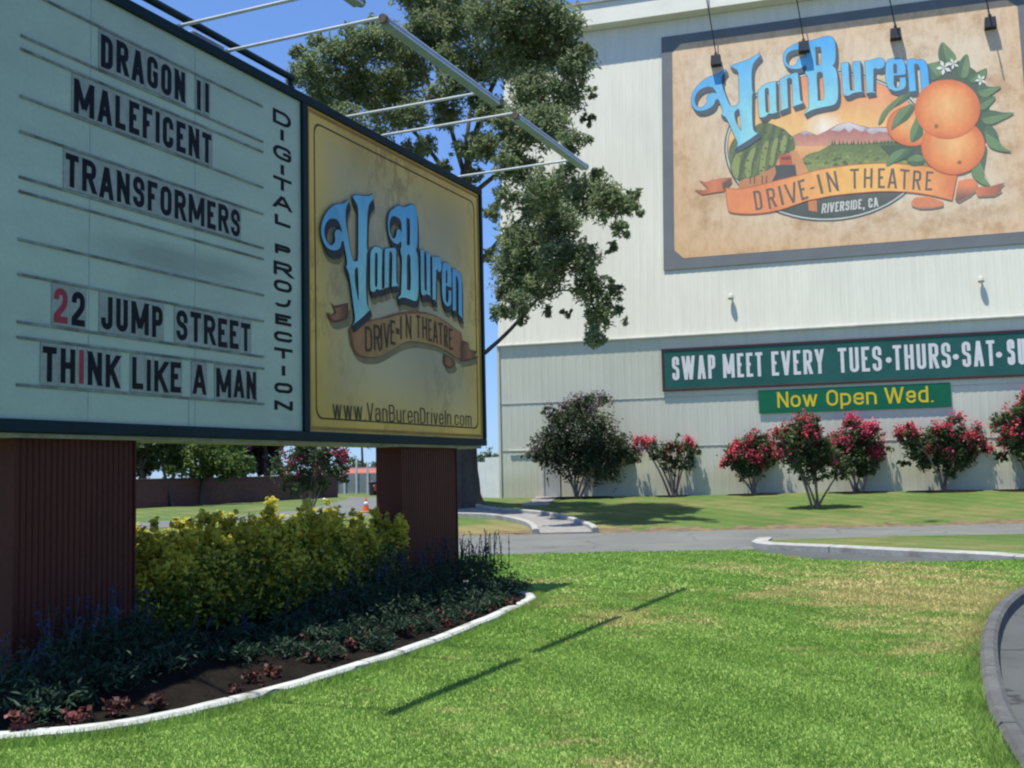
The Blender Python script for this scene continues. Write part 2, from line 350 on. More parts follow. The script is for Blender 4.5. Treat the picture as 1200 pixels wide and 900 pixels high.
def rounded(pts, w, h):
    out = []
    for i, p in enumerate(pts):
        q = np.array([p[0] * w, p[1] * h])
        if len(p) < 3 or i in (0, len(pts) - 1): out.append(q); continue
        a = np.array([pts[i - 1][0] * w, pts[i - 1][1] * h]); b = np.array([pts[i + 1][0] * w, pts[i + 1][1] * h])
        la, lb = np.linalg.norm(a - q), np.linalg.norm(b - q); r = min(p[2] * w, la * .5 if i > 1 else la, lb * .5 if i < len(pts) - 2 else lb)
        s, e = q + (a - q) / la * r, q + (b - q) / lb * r
        for k in range(7): t = k / 6; out.append((1 - t) ** 2 * s + 2 * t * (1 - t) * (q * .85 + (s + e) / 2 * .15) + t * t * e)
    keep = [out[0]]
    for p in out[1:]:
        if np.linalg.norm(p - keep[-1]) > 1e-5: keep.append(p)
    return keep
def glyph(ch, w, h, t):
    """list of strokes, each a list of quads in a w x h box"""
    if ch == '\u2022': return [[[(w / 2 + t * .85 * cos(a), h * .42 + t * .85 * sin(a)) for a in np.linspace(0, 2 * pi, 16, endpoint=False)]]]
    paths, _ = GL[ch]; res = []; W_, H_ = max(w - t, 0), h - t
    for p in paths:
        P = rounded(p, W_ if W_ > 0 else 0.0001, H_); P = [q + t / 2 for q in P]; L = []; R_ = []
        if len(P) < 2: continue
        n = len(P); closed = np.linalg.norm(P[0] - P[-1]) < 1e-6
        for i in range(n):
            d0 = P[i] - P[i - 1] if i else (P[-1] - P[-2] if closed else P[1] - P[0]); d1 = P[i + 1] - P[i] if i < n - 1 else (P[1] - P[0] if closed else P[-1] - P[-2])
            d0 = d0 / np.linalg.norm(d0); d1 = d1 / np.linalg.norm(d1); d = d0 + d1; d = d / (np.linalg.norm(d) + 1e-9); nn = np.array([-d[1], d[0]])
            k = t / 2 / max(.45, nn @ np.array([-d0[1], d0[0]]))
            l, r = P[i] + nn * k, P[i] - nn * k
            if not closed and i in (0, n - 1):
                o = -d if i == 0 else d; src = p[0] if i == 0 else p[-1]
                if abs(o[1]) > abs(o[0]) * .5 and any(abs(src[1] - v) < 1e-6 for v in LEVELS):
                    yb = P[i][1] + (t / 2 if o[1] > 0 else -t / 2); l = l + o * ((yb - l[1]) / o[1]); r = r + o * ((yb - r[1]) / o[1])
                elif abs(o[0]) > .8 and src[0] in (0, 1): l = l + o * t / 2; r = r + o * t / 2
            L.append(l); R_.append(r)
        res.append([[R_[i], R_[i + 1], L[i + 1], L[i]] for i in range(n - 1)])
    return res
def text(s, h, t, width=None, gap=None, space=.4):
    """-> [(char, x0, w, strokes)] laid out from x = 0"""
    gap = .22 * h if gap is None else gap
    ws = []
    for c in s: ws.append(space * h if c == ' ' else (t * 1.9 if c == '\u2022' else max(t, GL[c][1] * h * (1 if GL[c][1] else 0))))
    if width:
        fix = gap * (len(s) - 1); k = (width - fix) / sum(ws); ws = [w * k if c not in 'I.i' else max(w * min(k, 1), t * min(1, k)) for c, w in zip(s, ws)]
        k2 = (width - sum(ws)) / max(1, len(s) - 1); gap = k2
    x = 0; out = []
    for c, w in zip(s, ws):
        if c != ' ': out.append((c, x, w, glyph(c, w, h, t)))
        x += w + gap
    return out
def put_text(mb, chars, f, z0=0, m=0, col=None, dz=.0006):
    """f maps text plane x, y to local x, y; each stroke lies a hair above the one before"""
    for c, x, w, strokes in chars:
        for k, st in enumerate(strokes):
            for q in st:
                mb.add([(*f(x + p[0], p[1]), z0 + dz * k) for p in q], [tuple(range(len(q)))], m, col)
def quadmap(bl, br, tl, tr, W_, H_):
    bl, br, tl, tr = map(np.array, (bl, br, tl, tr))
    return lambda x, y: (bl * (1 - x / W_) + br * x / W_) * (1 - y / H_) + (tl * (1 - x / W_) + tr * x / W_) * y / H_

# ================================================================== SITE
def unit(v): v = np.array(v, float); return v / np.linalg.norm(v)
# sign plane (vertical) and screen-tower planes
SD = ray(1156, 540); SD = unit([SD[0], SD[1], 0]); SN = np.array([SD[1], -SD[0], 0])
SP = CAM + ray(568, 522) * (15.7 * .87 / (ray(568, 522) @ _f))
def sgn(px, py, off=0): p = onplane(px, py, SP + SN * off, SN); return (p - SP) @ SD, p[2]
wv = ray(-3575, 643.65); WW = -unit([wv[0], wv[1], 0]); WN = np.array([WW[1], -WW[0], 0])
WP = gnd(587, 583, .6)
def wal(px, py): p = onplane(px, py, WP, WN); return (p - WP) @ WW, p[2]
LEAN = radians(8); UN = WN * cos(LEAN) + Z * sin(LEAN); UU = Z * cos(LEAN) - WN * sin(LEAN)
UP = onplane(585, 406, WP, WN); UP = WP + Z * (UP[2] - .6)
def upw(px, py): p = onplane(px, py, UP, UN) - UP; return np.array([p @ WW, p @ UU])

def wall_y(x): return WP[1] + (x - WP[0]) * WW[1] / WW[0]
def road_y(x): return 26.2 + .004 * x
def terrain(x, y):
    t = np.clip((y - road_y(x)) / (np.minimum(wall_y(np.maximum(x, -2)), 39) - .6 - road_y(x)), 0, 1)
    f = np.clip((x + 5.5) / 4.5, 0, 1); f = f * f * (3 - 2 * f)
    step = .03 / (1 + np.exp(-(t - .52) * 80)) * np.clip((x - 6) / 3, 0, 1)
    edge = .06 * np.clip((y - road_y(x)) / .5, 0, 1)
    mound = .26 * np.exp(-(((x + 1.35) / 1.3) ** 2 + ((y - 34.1) / .95) ** 2))
    return edge + step + f * .52 * t ** 1.15 + mound
def onter(px, py, dz=0):
    z = .2
    for _ in range(12): g = gnd(px, py, z); z = .5 * z + .5 * (float(terrain(g[0], g[1])) + dz)
    return np.array([g[0], g[1], float(terrain(g[0], g[1])) + dz])

PATCH = ((4.6, 12.6, 0), (6.5, 6.5, 40), .18)
M_turf_near = turf_mat('turf near', .08, False, PATCH, green=(.185, .29, .065), hi=(.24, .345, .088), dry=(.42, .38, .17))
M_blade = turf_mat('grass blades', .08, True, PATCH, green=(.21, .36, .075), hi=(.275, .42, .1), dry=(.47, .44, .18))
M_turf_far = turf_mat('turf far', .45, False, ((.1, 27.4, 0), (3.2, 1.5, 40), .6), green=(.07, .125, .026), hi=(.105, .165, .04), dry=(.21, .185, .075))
M_soil = mat('edge soil', (.15, .11, .06), .45, 3, .95)
def asphalt(name, c, crack):
    m = mat(name, c, .16, .6, .9, 60, .3, .2, c2=tuple(x * .72 for x in c), thr=(.55, .7)); nt = m.node_tree; b = nt.nodes['Principled BSDF']; src = b.inputs['Base Color'].links[0].from_socket
    co = nt.nodes.new('ShaderNodeTexCoord').outputs['Object']; nz = noise(nt, co, 1.5, 4, .6); mp = node(nt, 'ShaderNodeVectorMath', operation='MULTIPLY_ADD'); nt.links.new(nz, mp.inputs[0]); mp.inputs[1].default_value = (.9, .9, 0); nt.links.new(co, mp.inputs[2])
    vo = nt.nodes.new('ShaderNodeTexVoronoi'); vo.feature = 'DISTANCE_TO_EDGE'; vo.inputs['Scale'].default_value = .38; nt.links.new(mp.outputs[0], vo.inputs['Vector'])
    r = ramp(nt, [(.0, (crack,) * 3), (.012, (1, 1, 1))]); nt.links.new(vo.outputs['Distance'], r.inputs[0]); nt.links.new(mixc(nt, src, r.outputs[0], 1., 'MULTIPLY'), b.inputs['Base Color']); return m
M_asph = asphalt('asphalt', (.142, .148, .135), .45)
M_asph2 = asphalt('lot asphalt', (.082, .089, .086), .4)
M_conc = mat('pale concrete', (.33, .33, .30), .2, 3, .88, 30, .3, c2=(.2, .19, .165), thr=(.5, .68))
M_conc2 = mat('weathered concrete', (.1, .102, .096), .3, 5, .9, 40, .5, c2=(.075, .075, .075), thr=(.48, .62))
M_white = mat('kerb white', (.46, .475, .435), .16, 3, .85, 30, .35, c2=(.24, .235, .19), thr=(.52, .68))
M_path = mat('path concrete', (.23, .22, .2), .16, 3, .9, 40, .2)
M_base = mat('base ground', (.16, .14, .075), .4, .05, .95)

mb = MB(); mb.add([(-1500, -300, -.06), (1500, -300, -.06), (1500, 3000, -.06), (-1500, 3000, -.06)], [(0, 1, 2, 3)]); structure(mb.build('ground', M_base))
mb = MB(); mb.add([(-60, -20, 0), (60, -20, 0), (60, 26.6, 0), (-60, 26.2, 0)], [(0, 1, 2, 3)]); structure(mb.build('road', M_asph))

# far lawn: rises to the foot of the screen tower
mb = MB(); xs = np.concatenate([np.arange(-46, -8, 1.6), np.arange(-8, 22, .4), np.arange(22, 46, 1.6)]); ts = np.concatenate([[0, .01, .02, .04], np.linspace(.07, 1, 30) ** 1.2]); vs = []
for t in ts:
    for x in xs: y = road_y(x) + RNG.normal(0, .05 if t < .03 else .01) + t * (14 if x > -3 else 62); vs.append((x, y, float(terrain(x, y)) if t else -.03))
n = len(xs); fs = [(j * n + i, j * n + i + 1, (j + 1) * n + i + 1, (j + 1) * n + i) for j in range(len(ts) - 1) for i in range(n - 1)]
mb.add(vs, fs); 
for k, f in enumerate(fs): mb.m[k] = 1 if f[0] // n < 2 or (f[0] // n == 2 and RNG.random() < .5) else 0
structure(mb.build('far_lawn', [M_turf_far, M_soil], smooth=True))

# side road to the gate and the concrete path
up_ = [(100, 617), (160, 612.5), (240, 607), (300, 602.5), (350, 597.5), (380, 592), (400, 587), (412, 582.5)]
lo_ = [(100, 628), (160, 620), (300, 611), (400, 605.5), (480, 601), (506, 592), (480, 582.5)]
pl = [gnd(x, y, .08)[:2] for x, y in up_] + [gnd(x, y, .08)[:2] for x, y in lo_[::-1]]
mb = MB(); slab(mb, rough_edge([p for p in pl], 1.5, .05), .075, .1); structure(mb.build('side_road', M_asph))
pu = smooth_line([onter(*p)[:2] for p in [(440, 598), (490, 598), (536, 598.8), (583, 600.2), (624, 603.2), (656, 608.3), (684, 617.6), (694, 624)]], 5)
pw = smooth_line([onter(*p)[:2] for p in [(440, 603), (490, 604.5), (536, 605.3), (577, 606.8), (605, 611), (624, 616.5), (632, 625.3)]], 5)
zf = lambda x, y: float(terrain(x, y)) + .02
mb = MB(); slab(mb, pu + pw[::-1], 0, .1, .8, zf=zf); structure(mb.build('path', M_path))
for nm, ln, side in (('kerb', pu, 1), ('kerb', pw, -1)):
    mb = MB(); a = .16 * side; sweep(mb, ln, [(0, -.05), (0, .1), (a * .2, .12), (a * .8, .12), (a, .1), (a, -.05)] if side > 0 else [(a, -.05), (a, .1), (a * .8, .12), (a * .2, .12), (0, .1), (0, -.05)], zf=lambda x, y: float(terrain(x, y))); structure(mb.build(nm, M_conc))
# small concrete apron at the tower door
mb = MB(); ap = [onter(*p)[:2] for p in [(612, 593.5), (640, 593), (652, 584), (660, 580.5), (636, 581), (624, 586)]]; slab(mb, rough_edge(ap, .4, .05), 0, .1, .5, zf=lambda x, y: float(terrain(x, y)) + .03); structure(mb.build('door_path', M_path))

# near lawn with its kerbs
lot = [(1230, 965), (1205, 921), (1188, 893), (1172, 865), (1158, 835), (1151, 800), (1149, 770), (1152, 745), (1162, 722), (1178, 705), (1200, 692), (1235, 680), (1300, 668)]
LOT = smooth_line([gnd(*p, .06)[:2] for p in lot], 6)
LOT = [np.array([LOT[0][0] + .25, 2.2])] + LOT
far_edge = [gnd(*p, .06)[:2] for p in [(1330, 645), (1200, 655.5), (1150, 657.5), (1060, 659), (960, 656), (905, 649), (880, 644.5), (700, 647.5), (539, 651.5)]]
NEAR = [tuple(p) for p in LOT] + [(LOT[-1][0] + 3, LOT[-1][1] + .6)] + [tuple(p) for p in far_edge[:1]] + [tuple(p) for p in far_edge[1:]] + [(-13, 19.6), (-13, 2.0)]
NEARP = rough_edge(NEAR, .45, .025)
mb = MB(); slab(mb, NEARP, .06, .1, .6, 0, 1); structure(mb.build('front_lawn', [M_turf_near, M_soil], smooth=False))
mb = MB(); sweep(mb, LOT, [(0, -.02), (0, .1), (-.03, .125), (-.09, .125), (-.12, .1), (-.135, -.02)], joint=1.9); structure(mb.build('lot_kerb', M_conc2))
lp = [tuple(p + np.array([.1, 0])) for p in LOT] + [(14, LOT[-1][1] + 1.2), (14, 1), (LOT[0][0] + .1, 1)]
mb = MB(); V, F = cdt(lp, (), 1.0); mb.add([(x, y, .004) for x, y in V], F); structure(mb.build('parking_lot', M_asph2))
# traffic island across the lane
ki = smooth_line([gnd(*p)[:2] for p in [(884, 641), (900, 644.2), (960, 647), (1060, 652.5), (1150, 657), (1200, 660.5), (1330, 669)]], 5)
kb = [gnd(*p)[:2] for p in [(1330, 629), (1200, 631), (1060, 633.5), (960, 636.5), (900, 638.5)]]
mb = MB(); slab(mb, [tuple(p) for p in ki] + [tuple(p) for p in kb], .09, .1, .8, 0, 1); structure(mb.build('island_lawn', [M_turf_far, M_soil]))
mb = MB(); sweep(mb, [ki[0] + np.array([.3, .9])] + ki, [(-.05, -.02), (-.05, .1), (-.02, .115), (.2, .125), (.24, .115), (.24, -.02)], joint=3); structure(mb.build('island_kerb', M_conc))
lane = [gnd(*p, 0)[:2] for p in [(872, 643), (884, 641.5), (960, 648), (1060, 653.5), (1200, 661.5), (1330, 670), (1330, 640), (1200, 652)]]
lane = [tuple(p) for p in ki] + [(ki[-1][0], ki[-1][1] - 3.5), (far_edge[1][0], far_edge[1][1] - .5), tuple(far_edge[3] - np.array([0, .5])), tuple(far_edge[5] - np.array([0, .4])), tuple(far_edge[6])]
mb = MB(); V, F = cdt(lane); mb.add([(x, y, .004) for x, y in V], F); structure(mb.build('lane', M_asph2))

# planting bed round the sign
fr = [(SP + SD * -9.2 + SN * .62)[:2]] + [gnd(*p, .08)[:2] for p in [(-90, 873), (0, 869), (150, 853), (300, 820), (420, 785), (520, 751), (600, 717), (623, 706.5), (629, 701.5), (619, 696.5), (598, 693.5)]]
bk = [(SP + SD * a + SN * b)[:2] for a, b in [(.75, -.9), (0, -1.6), (-4, -1.9), (-9, -1.9)]]
PK = smooth_line(fr + bk, 6)
mb = MB(); PKs = [p + RNG.normal(0, .006, 2) for p in PK]; sweep(mb, PKs, [(0, -.02), (0, .095), (.02, .115), (.095, .115), (.115, .095), (.115, -.02)], joint=1.5); structure(mb.build('planter_kerb', M_white))
BEDP = [p for p in PK] + [(SP + SD * -9 + SN * .8)[:2]]
PKA = np.array(PK)
def bed_z(x, y):
    d = np.sqrt(((PKA - np.array([x, y])) ** 2).sum(1).min()); t = min(1, d / 1.1); return .085 + .2 * t * t * (3 - 2 * t)
M_mulch = mat('mulch soil', (.012, .0095, .007), .5, 6, .95, 60, .8, .1, c2=(.07, .058, .04), thr=(.62, .72))
mb = MB(); V, F = cdt(BEDP, (), .18); mb.add([(x, y, bed_z(x, y) + RNG.normal(0, .012)) for x, y in V], F); structure(mb.build('planting_bed', M_mulch, smooth=True))

# lawn grass
def grass(name, region, dens_bands, label, zf, hh=.045):
    X = []
    for (y0, y1, x0f, x1f, dens) in dens_bands:
        A = (x1f(y1) - x0f(y1)) * (y1 - y0); n = int(abs(A) * dens); y = RNG.uniform(y0, y1, n); x = RNG.uniform(0, 1, n) * (x1f(y1) - x0f(y1)) + x0f(y1)
        ok = region(x, y); X.append(np.stack([x[ok], y[ok], np.full(ok.sum(), (6500 / dens) ** .5)], 1))
    X = np.concatenate(X); N = len(X); k = np.minimum(X[:, 2], 3.2)
    h = hh * RNG.uniform(.5, 1.25, N) * k ** .25; w = .0058 * RNG.uniform(.7, 1.4, N) * k; a = RNG.uniform(0, 2 * pi, N)
    b = np.stack([X[:, 0], X[:, 1], zf(X[:, 0], X[:, 1])], 1); s = np.stack([np.cos(a), np.sin(a), np.zeros(N)], 1) * w[:, None]
    tip = b + np.stack([RNG.normal(0, .35, N) * h, RNG.normal(0, .35, N) * h, h], 1)
    V = np.stack([b - s, b + s, tip], 1).reshape(-1, 3)
    me = bpy.data.meshes.new(name); me.vertices.add(3 * N); me.vertices.foreach_set('co', V.ravel()); me.loops.add(3 * N); me.loops.foreach_set('vertex_index', np.arange(3 * N, dtype=np.int32))
    me.polygons.add(N); me.polygons.foreach_set('loop_start', np.arange(0, 3 * N, 3, dtype=np.int32)); me.polygons.foreach_set('loop_total', np.full(N, 3, dtype=np.int32)); me.materials.append(M_blade)
    me.update(calc_edges=True); o = bpy.data.objects.new(name, me); COL.objects.link(o); o['kind'] = 'stuff'; o['label'] = label; o['category'] = 'grass'; return o
lf = lambda k: (lambda y: -k * y); rt = lambda k: (lambda y: k * y)
BEDOUT = [p for p in PK] + [(SP + SD * -9 + SN * .8)[:2]]
reg = lambda x, y: inpoly(x, y, NEAR) & ~inpoly(x, y, BEDOUT)
grass('lawn_grass', reg, [(4.2, 7, lf(.5), rt(.55), 7500), (7, 9.5, lf(.45), rt(.52), 5200), (9.5, 13, lf(.1), rt(.56), 2600), (13, 20.2, lf(.1), rt(.6), 900)], 'short mown green lawn grass in front of the sign with dry tan patches', lambda x, y: np.full(len(x), .058), .021)

def edge_grass(path, side, n, hmax):
    P = np.array([p[:2] for p in path]); k = RNG.integers(0, len(P) - 1, n); t = RNG.random(n)[:, None]; q = P[k] * (1 - t) + P[k + 1] * t; d = P[k + 1] - P[k]; d /= np.linalg.norm(d, axis=1)[:, None] + 1e-9
    q = q + np.stack([-d[:, 1], d[:, 0]], 1) * side * (RNG.random(n)[:, None] ** 2 * .12 + .004); return q
EG = np.concatenate([edge_grass(PK[:62], -1, 9000, .08), edge_grass(LOT, 1, 6000, .08)]); EG = EG[EG[:, 1] > 3.5]
_r2 = RNG; N_ = len(EG); h_ = RNG.uniform(.02, .075, N_); a_ = RNG.uniform(0, 2 * pi, N_); b_ = np.stack([EG[:, 0], EG[:, 1], np.full(N_, .058)], 1); s_ = np.stack([np.cos(a_), np.sin(a_), a_ * 0], 1) * .005
V_ = np.stack([b_ - s_, b_ + s_, b_ + np.stack([RNG.normal(0, .4, N_) * h_, RNG.normal(0, .4, N_) * h_, h_], 1)], 1).reshape(-1, 3)
me_ = bpy.data.meshes.new('edge_grass'); me_.from_pydata(V_.tolist(), [], [(3 * i, 3 * i + 1, 3 * i + 2) for i in range(N_)]); me_.materials.append(M_blade); o_ = bpy.data.objects.new('edge_grass', me_); COL.objects.link(o_); o_['kind'] = 'stuff'; o_['label'] = 'longer untrimmed grass fringe along the lawn kerbs'; o_['category'] = 'grass'

# ================================================================== ARTWORK SHARED BY BOTH SIGNS (traced in picture units, mapped on to the real panels)
def T(o, k, pts): return [(o[0] + x / k, o[1] + y / k) for x, y in pts]
cV = lambda p: T((805, 55), 7.2, p); cB = lambda p: T((880, 40), 9, p); cU = lambda p: T((980, 60), 10, p)
MARK = [
 (cV([(328, 192), (300, 212), (270, 230), (235, 243), (180, 262), (125, 300), (80, 345), (50, 395), (36, 450), (42, 500), (62, 532), (95, 550), (140, 548), (190, 530), (228, 500), (248, 455), (265, 450), (285, 500), (302, 545), (300, 570), (286, 582), (325, 602), (345, 635), (375, 700), (400, 760), (425, 815), (423, 840), (404, 868), (470, 830), (540, 785), (612, 733), (578, 722), (562, 690), (555, 600), (555, 480), (556, 412), (570, 392), (556, 372), (550, 250), (556, 180), (576, 135), (622, 85), (612, 55), (560, 92), (500, 120), (440, 140), (385, 160), (366, 180), (410, 198), (430, 215), (435, 260), (438, 350), (440, 470), (425, 495), (390, 510), (370, 500), (350, 465), (325, 400), (305, 345), (298, 290), (305, 250), (335, 210)]),
  [cV([(166, 440), (170, 470), (148, 502), (118, 518), (90, 508), (74, 478), (72, 440), (88, 400), (120, 368), (165, 350), (205, 348), (232, 366), (250, 400), (232, 392), (205, 396), (180, 412)]), cV([(405, 570), (418, 545), (438, 532), (446, 570), (451, 640), (458, 715), (440, 680), (415, 630)])]),
 (cB([(70, 640), (78, 605), (105, 570), (150, 537), (210, 516), (268, 503), (272, 680), (278, 810), (292, 833), (245, 850), (215, 853), (190, 852), (160, 882), (108, 895), (84, 875), (76, 760)]), [cB([(152, 600), (170, 580), (186, 597), (192, 700), (197, 815), (180, 835), (163, 828), (156, 720)])]),
 (cB([(303, 500), (330, 472), (370, 450), (420, 430), (470, 413), (500, 420), (508, 500), (518, 610), (526, 705), (552, 722), (552, 742), (442, 778), (438, 660), (430, 485), (408, 474), (386, 486), (392, 640), (398, 790), (292, 832), (316, 800), (310, 660)]), []),
 (cB([(540, 85), (620, 80), (700, 60), (770, 35), (830, 30), (870, 50), (890, 100), (898, 180), (897, 260), (885, 320), (865, 342), (895, 370), (912, 430), (920, 530), (925, 640), (915, 710), (890, 750), (840, 770), (760, 785), (660, 810), (600, 838), (565, 860), (565, 832), (600, 800), (608, 760), (605, 600), (600, 480), (572, 425), (574, 392), (588, 372), (575, 340), (540, 368), (500, 380), (450, 382), (400, 370), (360, 340), (342, 290), (340, 230), (370, 172), (420, 138), (480, 105)]),
  [cB([(375, 290), (378, 240), (410, 200), (470, 180), (540, 182), (580, 200), (585, 262), (560, 250), (525, 252), (500, 268), (488, 300), (468, 332), (430, 345), (395, 330)]), cB([(680, 150), (735, 150), (742, 220), (738, 330), (690, 340), (686, 240)]), cB([(700, 425), (728, 408), (755, 425), (760, 500), (770, 600), (768, 698), (710, 712), (706, 600), (698, 500)])]),
 (cU([(52, 150), (145, 135), (152, 300), (166, 470), (205, 466), (198, 320), (188, 133), (285, 125), (294, 320), (303, 468), (325, 490), (230, 500), (190, 512), (150, 535), (105, 540), (80, 515), (68, 400), (60, 260)]), []),
 (cU([(328, 130), (400, 115), (440, 103), (500, 88), (550, 98), (572, 140), (565, 192), (530, 216), (490, 226), (458, 212), (440, 225), (440, 475), (458, 492), (350, 510), (345, 400), (338, 250)]), []),
 (cU([(578, 170), (600, 115), (660, 92), (740, 92), (790, 118), (812, 190), (816, 286), (762, 296), (676, 300), (678, 400), (694, 438), (722, 436), (740, 400), (738, 318), (812, 312), (820, 380), (806, 440), (760, 470), (690, 482), (612, 455), (582, 380), (572, 260)]), [cU([(672, 180), (688, 160), (704, 180), (706, 268), (674, 272)])]),
 (cU([(818, 120), (870, 98), (920, 98), (945, 112), (1000, 106), (1050, 135), (1075, 220), (1086, 350), (1096, 485), (1114, 502), (1100, 520), (1000, 500), (988, 380), (975, 230), (958, 178), (930, 162), (918, 180), (928, 320), (938, 480), (850, 492), (842, 350), (830, 230)]), []),
]
def mixt(a, b, t): t = max(0, min(1, t)); return tuple(x * (1 - t) + y * t for x, y in zip(a, b))
def soften(P, n=4, sharp=48):
    """rounds the gentle bends of an outline and keeps its sharp corners"""
    P = [np.array(p, float) for p in P]; N = len(P); sm = []
    for i in range(N):
        a, b = P[i] - P[i - 1], P[(i + 1) % N] - P[i]; c = (a @ b) / (np.linalg.norm(a) * np.linalg.norm(b) + 1e-9); sm.append(math.degrees(math.acos(max(-1, min(1, c)))) < sharp)
    out = []
    for i in range(N):
        p1, p2 = P[i], P[(i + 1) % N]; p0 = P[i - 1] if sm[i] else p1 * 2 - p2; p3 = P[(i + 2) % N] if sm[(i + 1) % N] else p2 * 2 - p1
        for k in range(n): t = k / n; out.append(.5 * (2 * p1 + (p2 - p0) * t + (2 * p0 - 5 * p1 + 4 * p2 - p3) * t * t + (3 * p1 - p0 - 3 * p2 + p3) * t ** 3))
    return [tuple(p) for p in out]
MARK = [(soften(o), [soften(h) for h in hs]) for o, hs in MARK]
def mark_col(x, y):
    c = mixt(lin(88, 170, 218), lin(150, 210, 205), (y - 62) / 85 + .12); d = abs(x - 955) / 135
    return mixt(c, lin(62, 150, 215), max(0, d - .45) * 1.1)
class Art:
    """flat printed artwork: polygons given in picture units, f maps them to panel coordinates, each layer 4 mm above the last"""
    def __init__(s, f, z0, dz=.004, k=1.0): s.mb = MB(); s.f = f; s.z0 = z0; s.dz = dz; s.k = k
    def poly(s, pts, col, layer, holes=(), grid=0, sm=0):
        if sm == 1: pts = soften(pts); sm = 0
        if sm: pts = smooth_line(pts, sm, True); holes = [smooth_line(h, sm, True) for h in holes]
        V, F = cdt(pts, holes, grid); cc = [col(*v) if callable(col) else col for v in V]; cc = [tuple(c * s.k for c in q) for q in cc]
        L = [(*s.f(x, y), s.z0 + s.dz * layer) for x, y in V]
        # picture y runs down, panel y up: turn the faces over so that they look outwards
        s.mb.add(L, [t[::-1] for t in F], 0, cc)
    def mark(s, layer, warp=lambda x, y: (x, y), grid=3, depth=10, dark=lin(38, 62, 78)):
        for i in range(depth):
            for o, hs in MARK: sh = lambda P: [warp(x + .3 * (i + 1), y + .5 * (i + 1)) for x, y in P]; s.poly(sh(o), dark, layer + i * .09, [sh(h) for h in hs])
        for o, hs in MARK:
            # thin dark keyline, then the blue face
            c = np.mean(o, 0); s.poly([warp(x, y) for x, y in o], dark, layer + 1.2, [[warp(x, y) for x, y in h] for h in hs])
        for o, hs in MARK:
            def inset(P, d):
                P = np.array(P); A = np.roll(P, 1, 0); B = np.roll(P, -1, 0); t = B - A; t /= np.linalg.norm(t, axis=1)[:, None] + 1e-9; nn = np.stack([-t[:, 1], t[:, 0]], 1)
                a = (P[:, 0] * B[:, 1] - B[:, 0] * P[:, 1]).sum(); return P + nn * (d if a > 0 else -d)
            oi = inset(o, .55); hi = [inset(h, -.45) for h in hs]
            V, F = cdt(oi, hi, grid); cc = [tuple(c * s.k for c in mark_col(x, y)) for x, y in V]
            s.mb.add([(*s.f(*warp(x, y)), s.z0 + s.dz * (layer + 1.5)) for x, y in V], [t[::-1] for t in F], 0, cc)

# ================================================================== MARQUEE SIGN
M_teal = mat('teal painted metal', (.004, .02, .028), .25, 2, .6, 30, .05, .15)
M_board = mat('letter board white', (.36, .455, .36), .1, 1.2, .45, 30, 0, .45, c2=(.27, .32, .28), thr=(.55, .8), vs=(.6, 1.6, 1))
M_track = mat('letter rail grey', (.23, .27, .24), .25, 5, .6, 40, 0, c2=(.09, .105, .1), thr=(.44, .6))
M_seam = mat('panel seam', (.3, .36, .36), .2, 5, .7)
M_plate = mat('letter plate', (.255, .3, .255), .2, 4, .4, 30, 0, .4)
M_ink = mat('letter black', (.005, .006, .014), .3, 6, .6, 30, 0, .15)
M_red = mat('letter red', (.28, .02, .035), .2, 6, .5, 30, 0, .35)
M_rust = mat('oxblood ribbed metal', (.072, .0135, .008), .25, 1.6, .65, 25, .1, .3, vs=(1, .25, 1))
M_tube = mat('galvanised tube', (.5, .53, .52), .12, 6, .5, 40, 0, .4)
M_hous = mat('lamp housing grey', (.27, .35, .44), .15, 5, .55, 40, 0, .4)
M_endc = mat('rusty end cap', (.17, .12, .085), .35, 20, .8)
M_art = paint_mat('printed panel', .55, .2)

sign = thing('marquee_sign', 'large drive-in marquee on two oxblood ribbed pillars with black film titles and gold logo panel', 'marquee sign', (*SP[:2], 0), (SD, Z, SN))
SL, ZB, ZT, TH = -8.15, 1.815, 5.03, -.5
mb = MB(); mb.bbox(SL + .02, -.02, ZB + .02, ZT - .02, TH, -.012, 0, .01); mb.build('cabinet', M_teal, sign)
sdv0, sdv1 = sgn(352.5, 320)[0], sgn(359, 320)[0]
mb = MB()
for x0, x1, y0, y1 in [(SL, 0, ZB, ZB + .085), (SL, 0, ZT - .085, ZT), (SL, SL + .08, ZB + .085, ZT - .085), (-.06, 0, ZB + .085, ZT - .085), (sdv0, sdv1, ZB + .085, ZT - .085)]: mb.bbox(x0, x1, y0, y1, -.06, .035, 0, .006)
mb.build('frame', M_teal, sign)
mb = MB(); mb.bbox(SL + .03, -.03, ZB - .03, ZB - .002, TH + .05, -.03); mb.build('underside_lip', M_conc, sign)
ntb = M_board.node_tree; bsd = ntb.nodes['Principled BSDF']; src = bsd.inputs['Base Color'].links[0].from_socket; tcb = ntb.nodes.new('ShaderNodeTexCoord')
vmb = ntb.nodes.new('ShaderNodeMapping'); vmb.vector_type = 'TEXTURE'; sc_, zc_ = sgn(215, 308); vmb.inputs['Location'].default_value = (sc_, zc_, 0); vmb.inputs['Scale'].default_value = (1.35, .17, 5); vmb.inputs['Rotation'].default_value = (0, 0, .03)
ntb.links.new(tcb.outputs['Object'], vmb.inputs[0]); grb = ntb.nodes.new('ShaderNodeTexGradient'); grb.gradient_type = 'SPHERICAL'; ntb.links.new(vmb.outputs[0], grb.inputs[0])
nsb = noise(ntb, tcb.outputs['Object'], 6, 5, .7, (.35, 2.2, 1)); mub = node(ntb, 'ShaderNodeMath', operation='MULTIPLY'); ntb.links.new(nsb, mub.inputs[0]); ntb.links.new(grb.outputs['Fac'], mub.inputs[1])
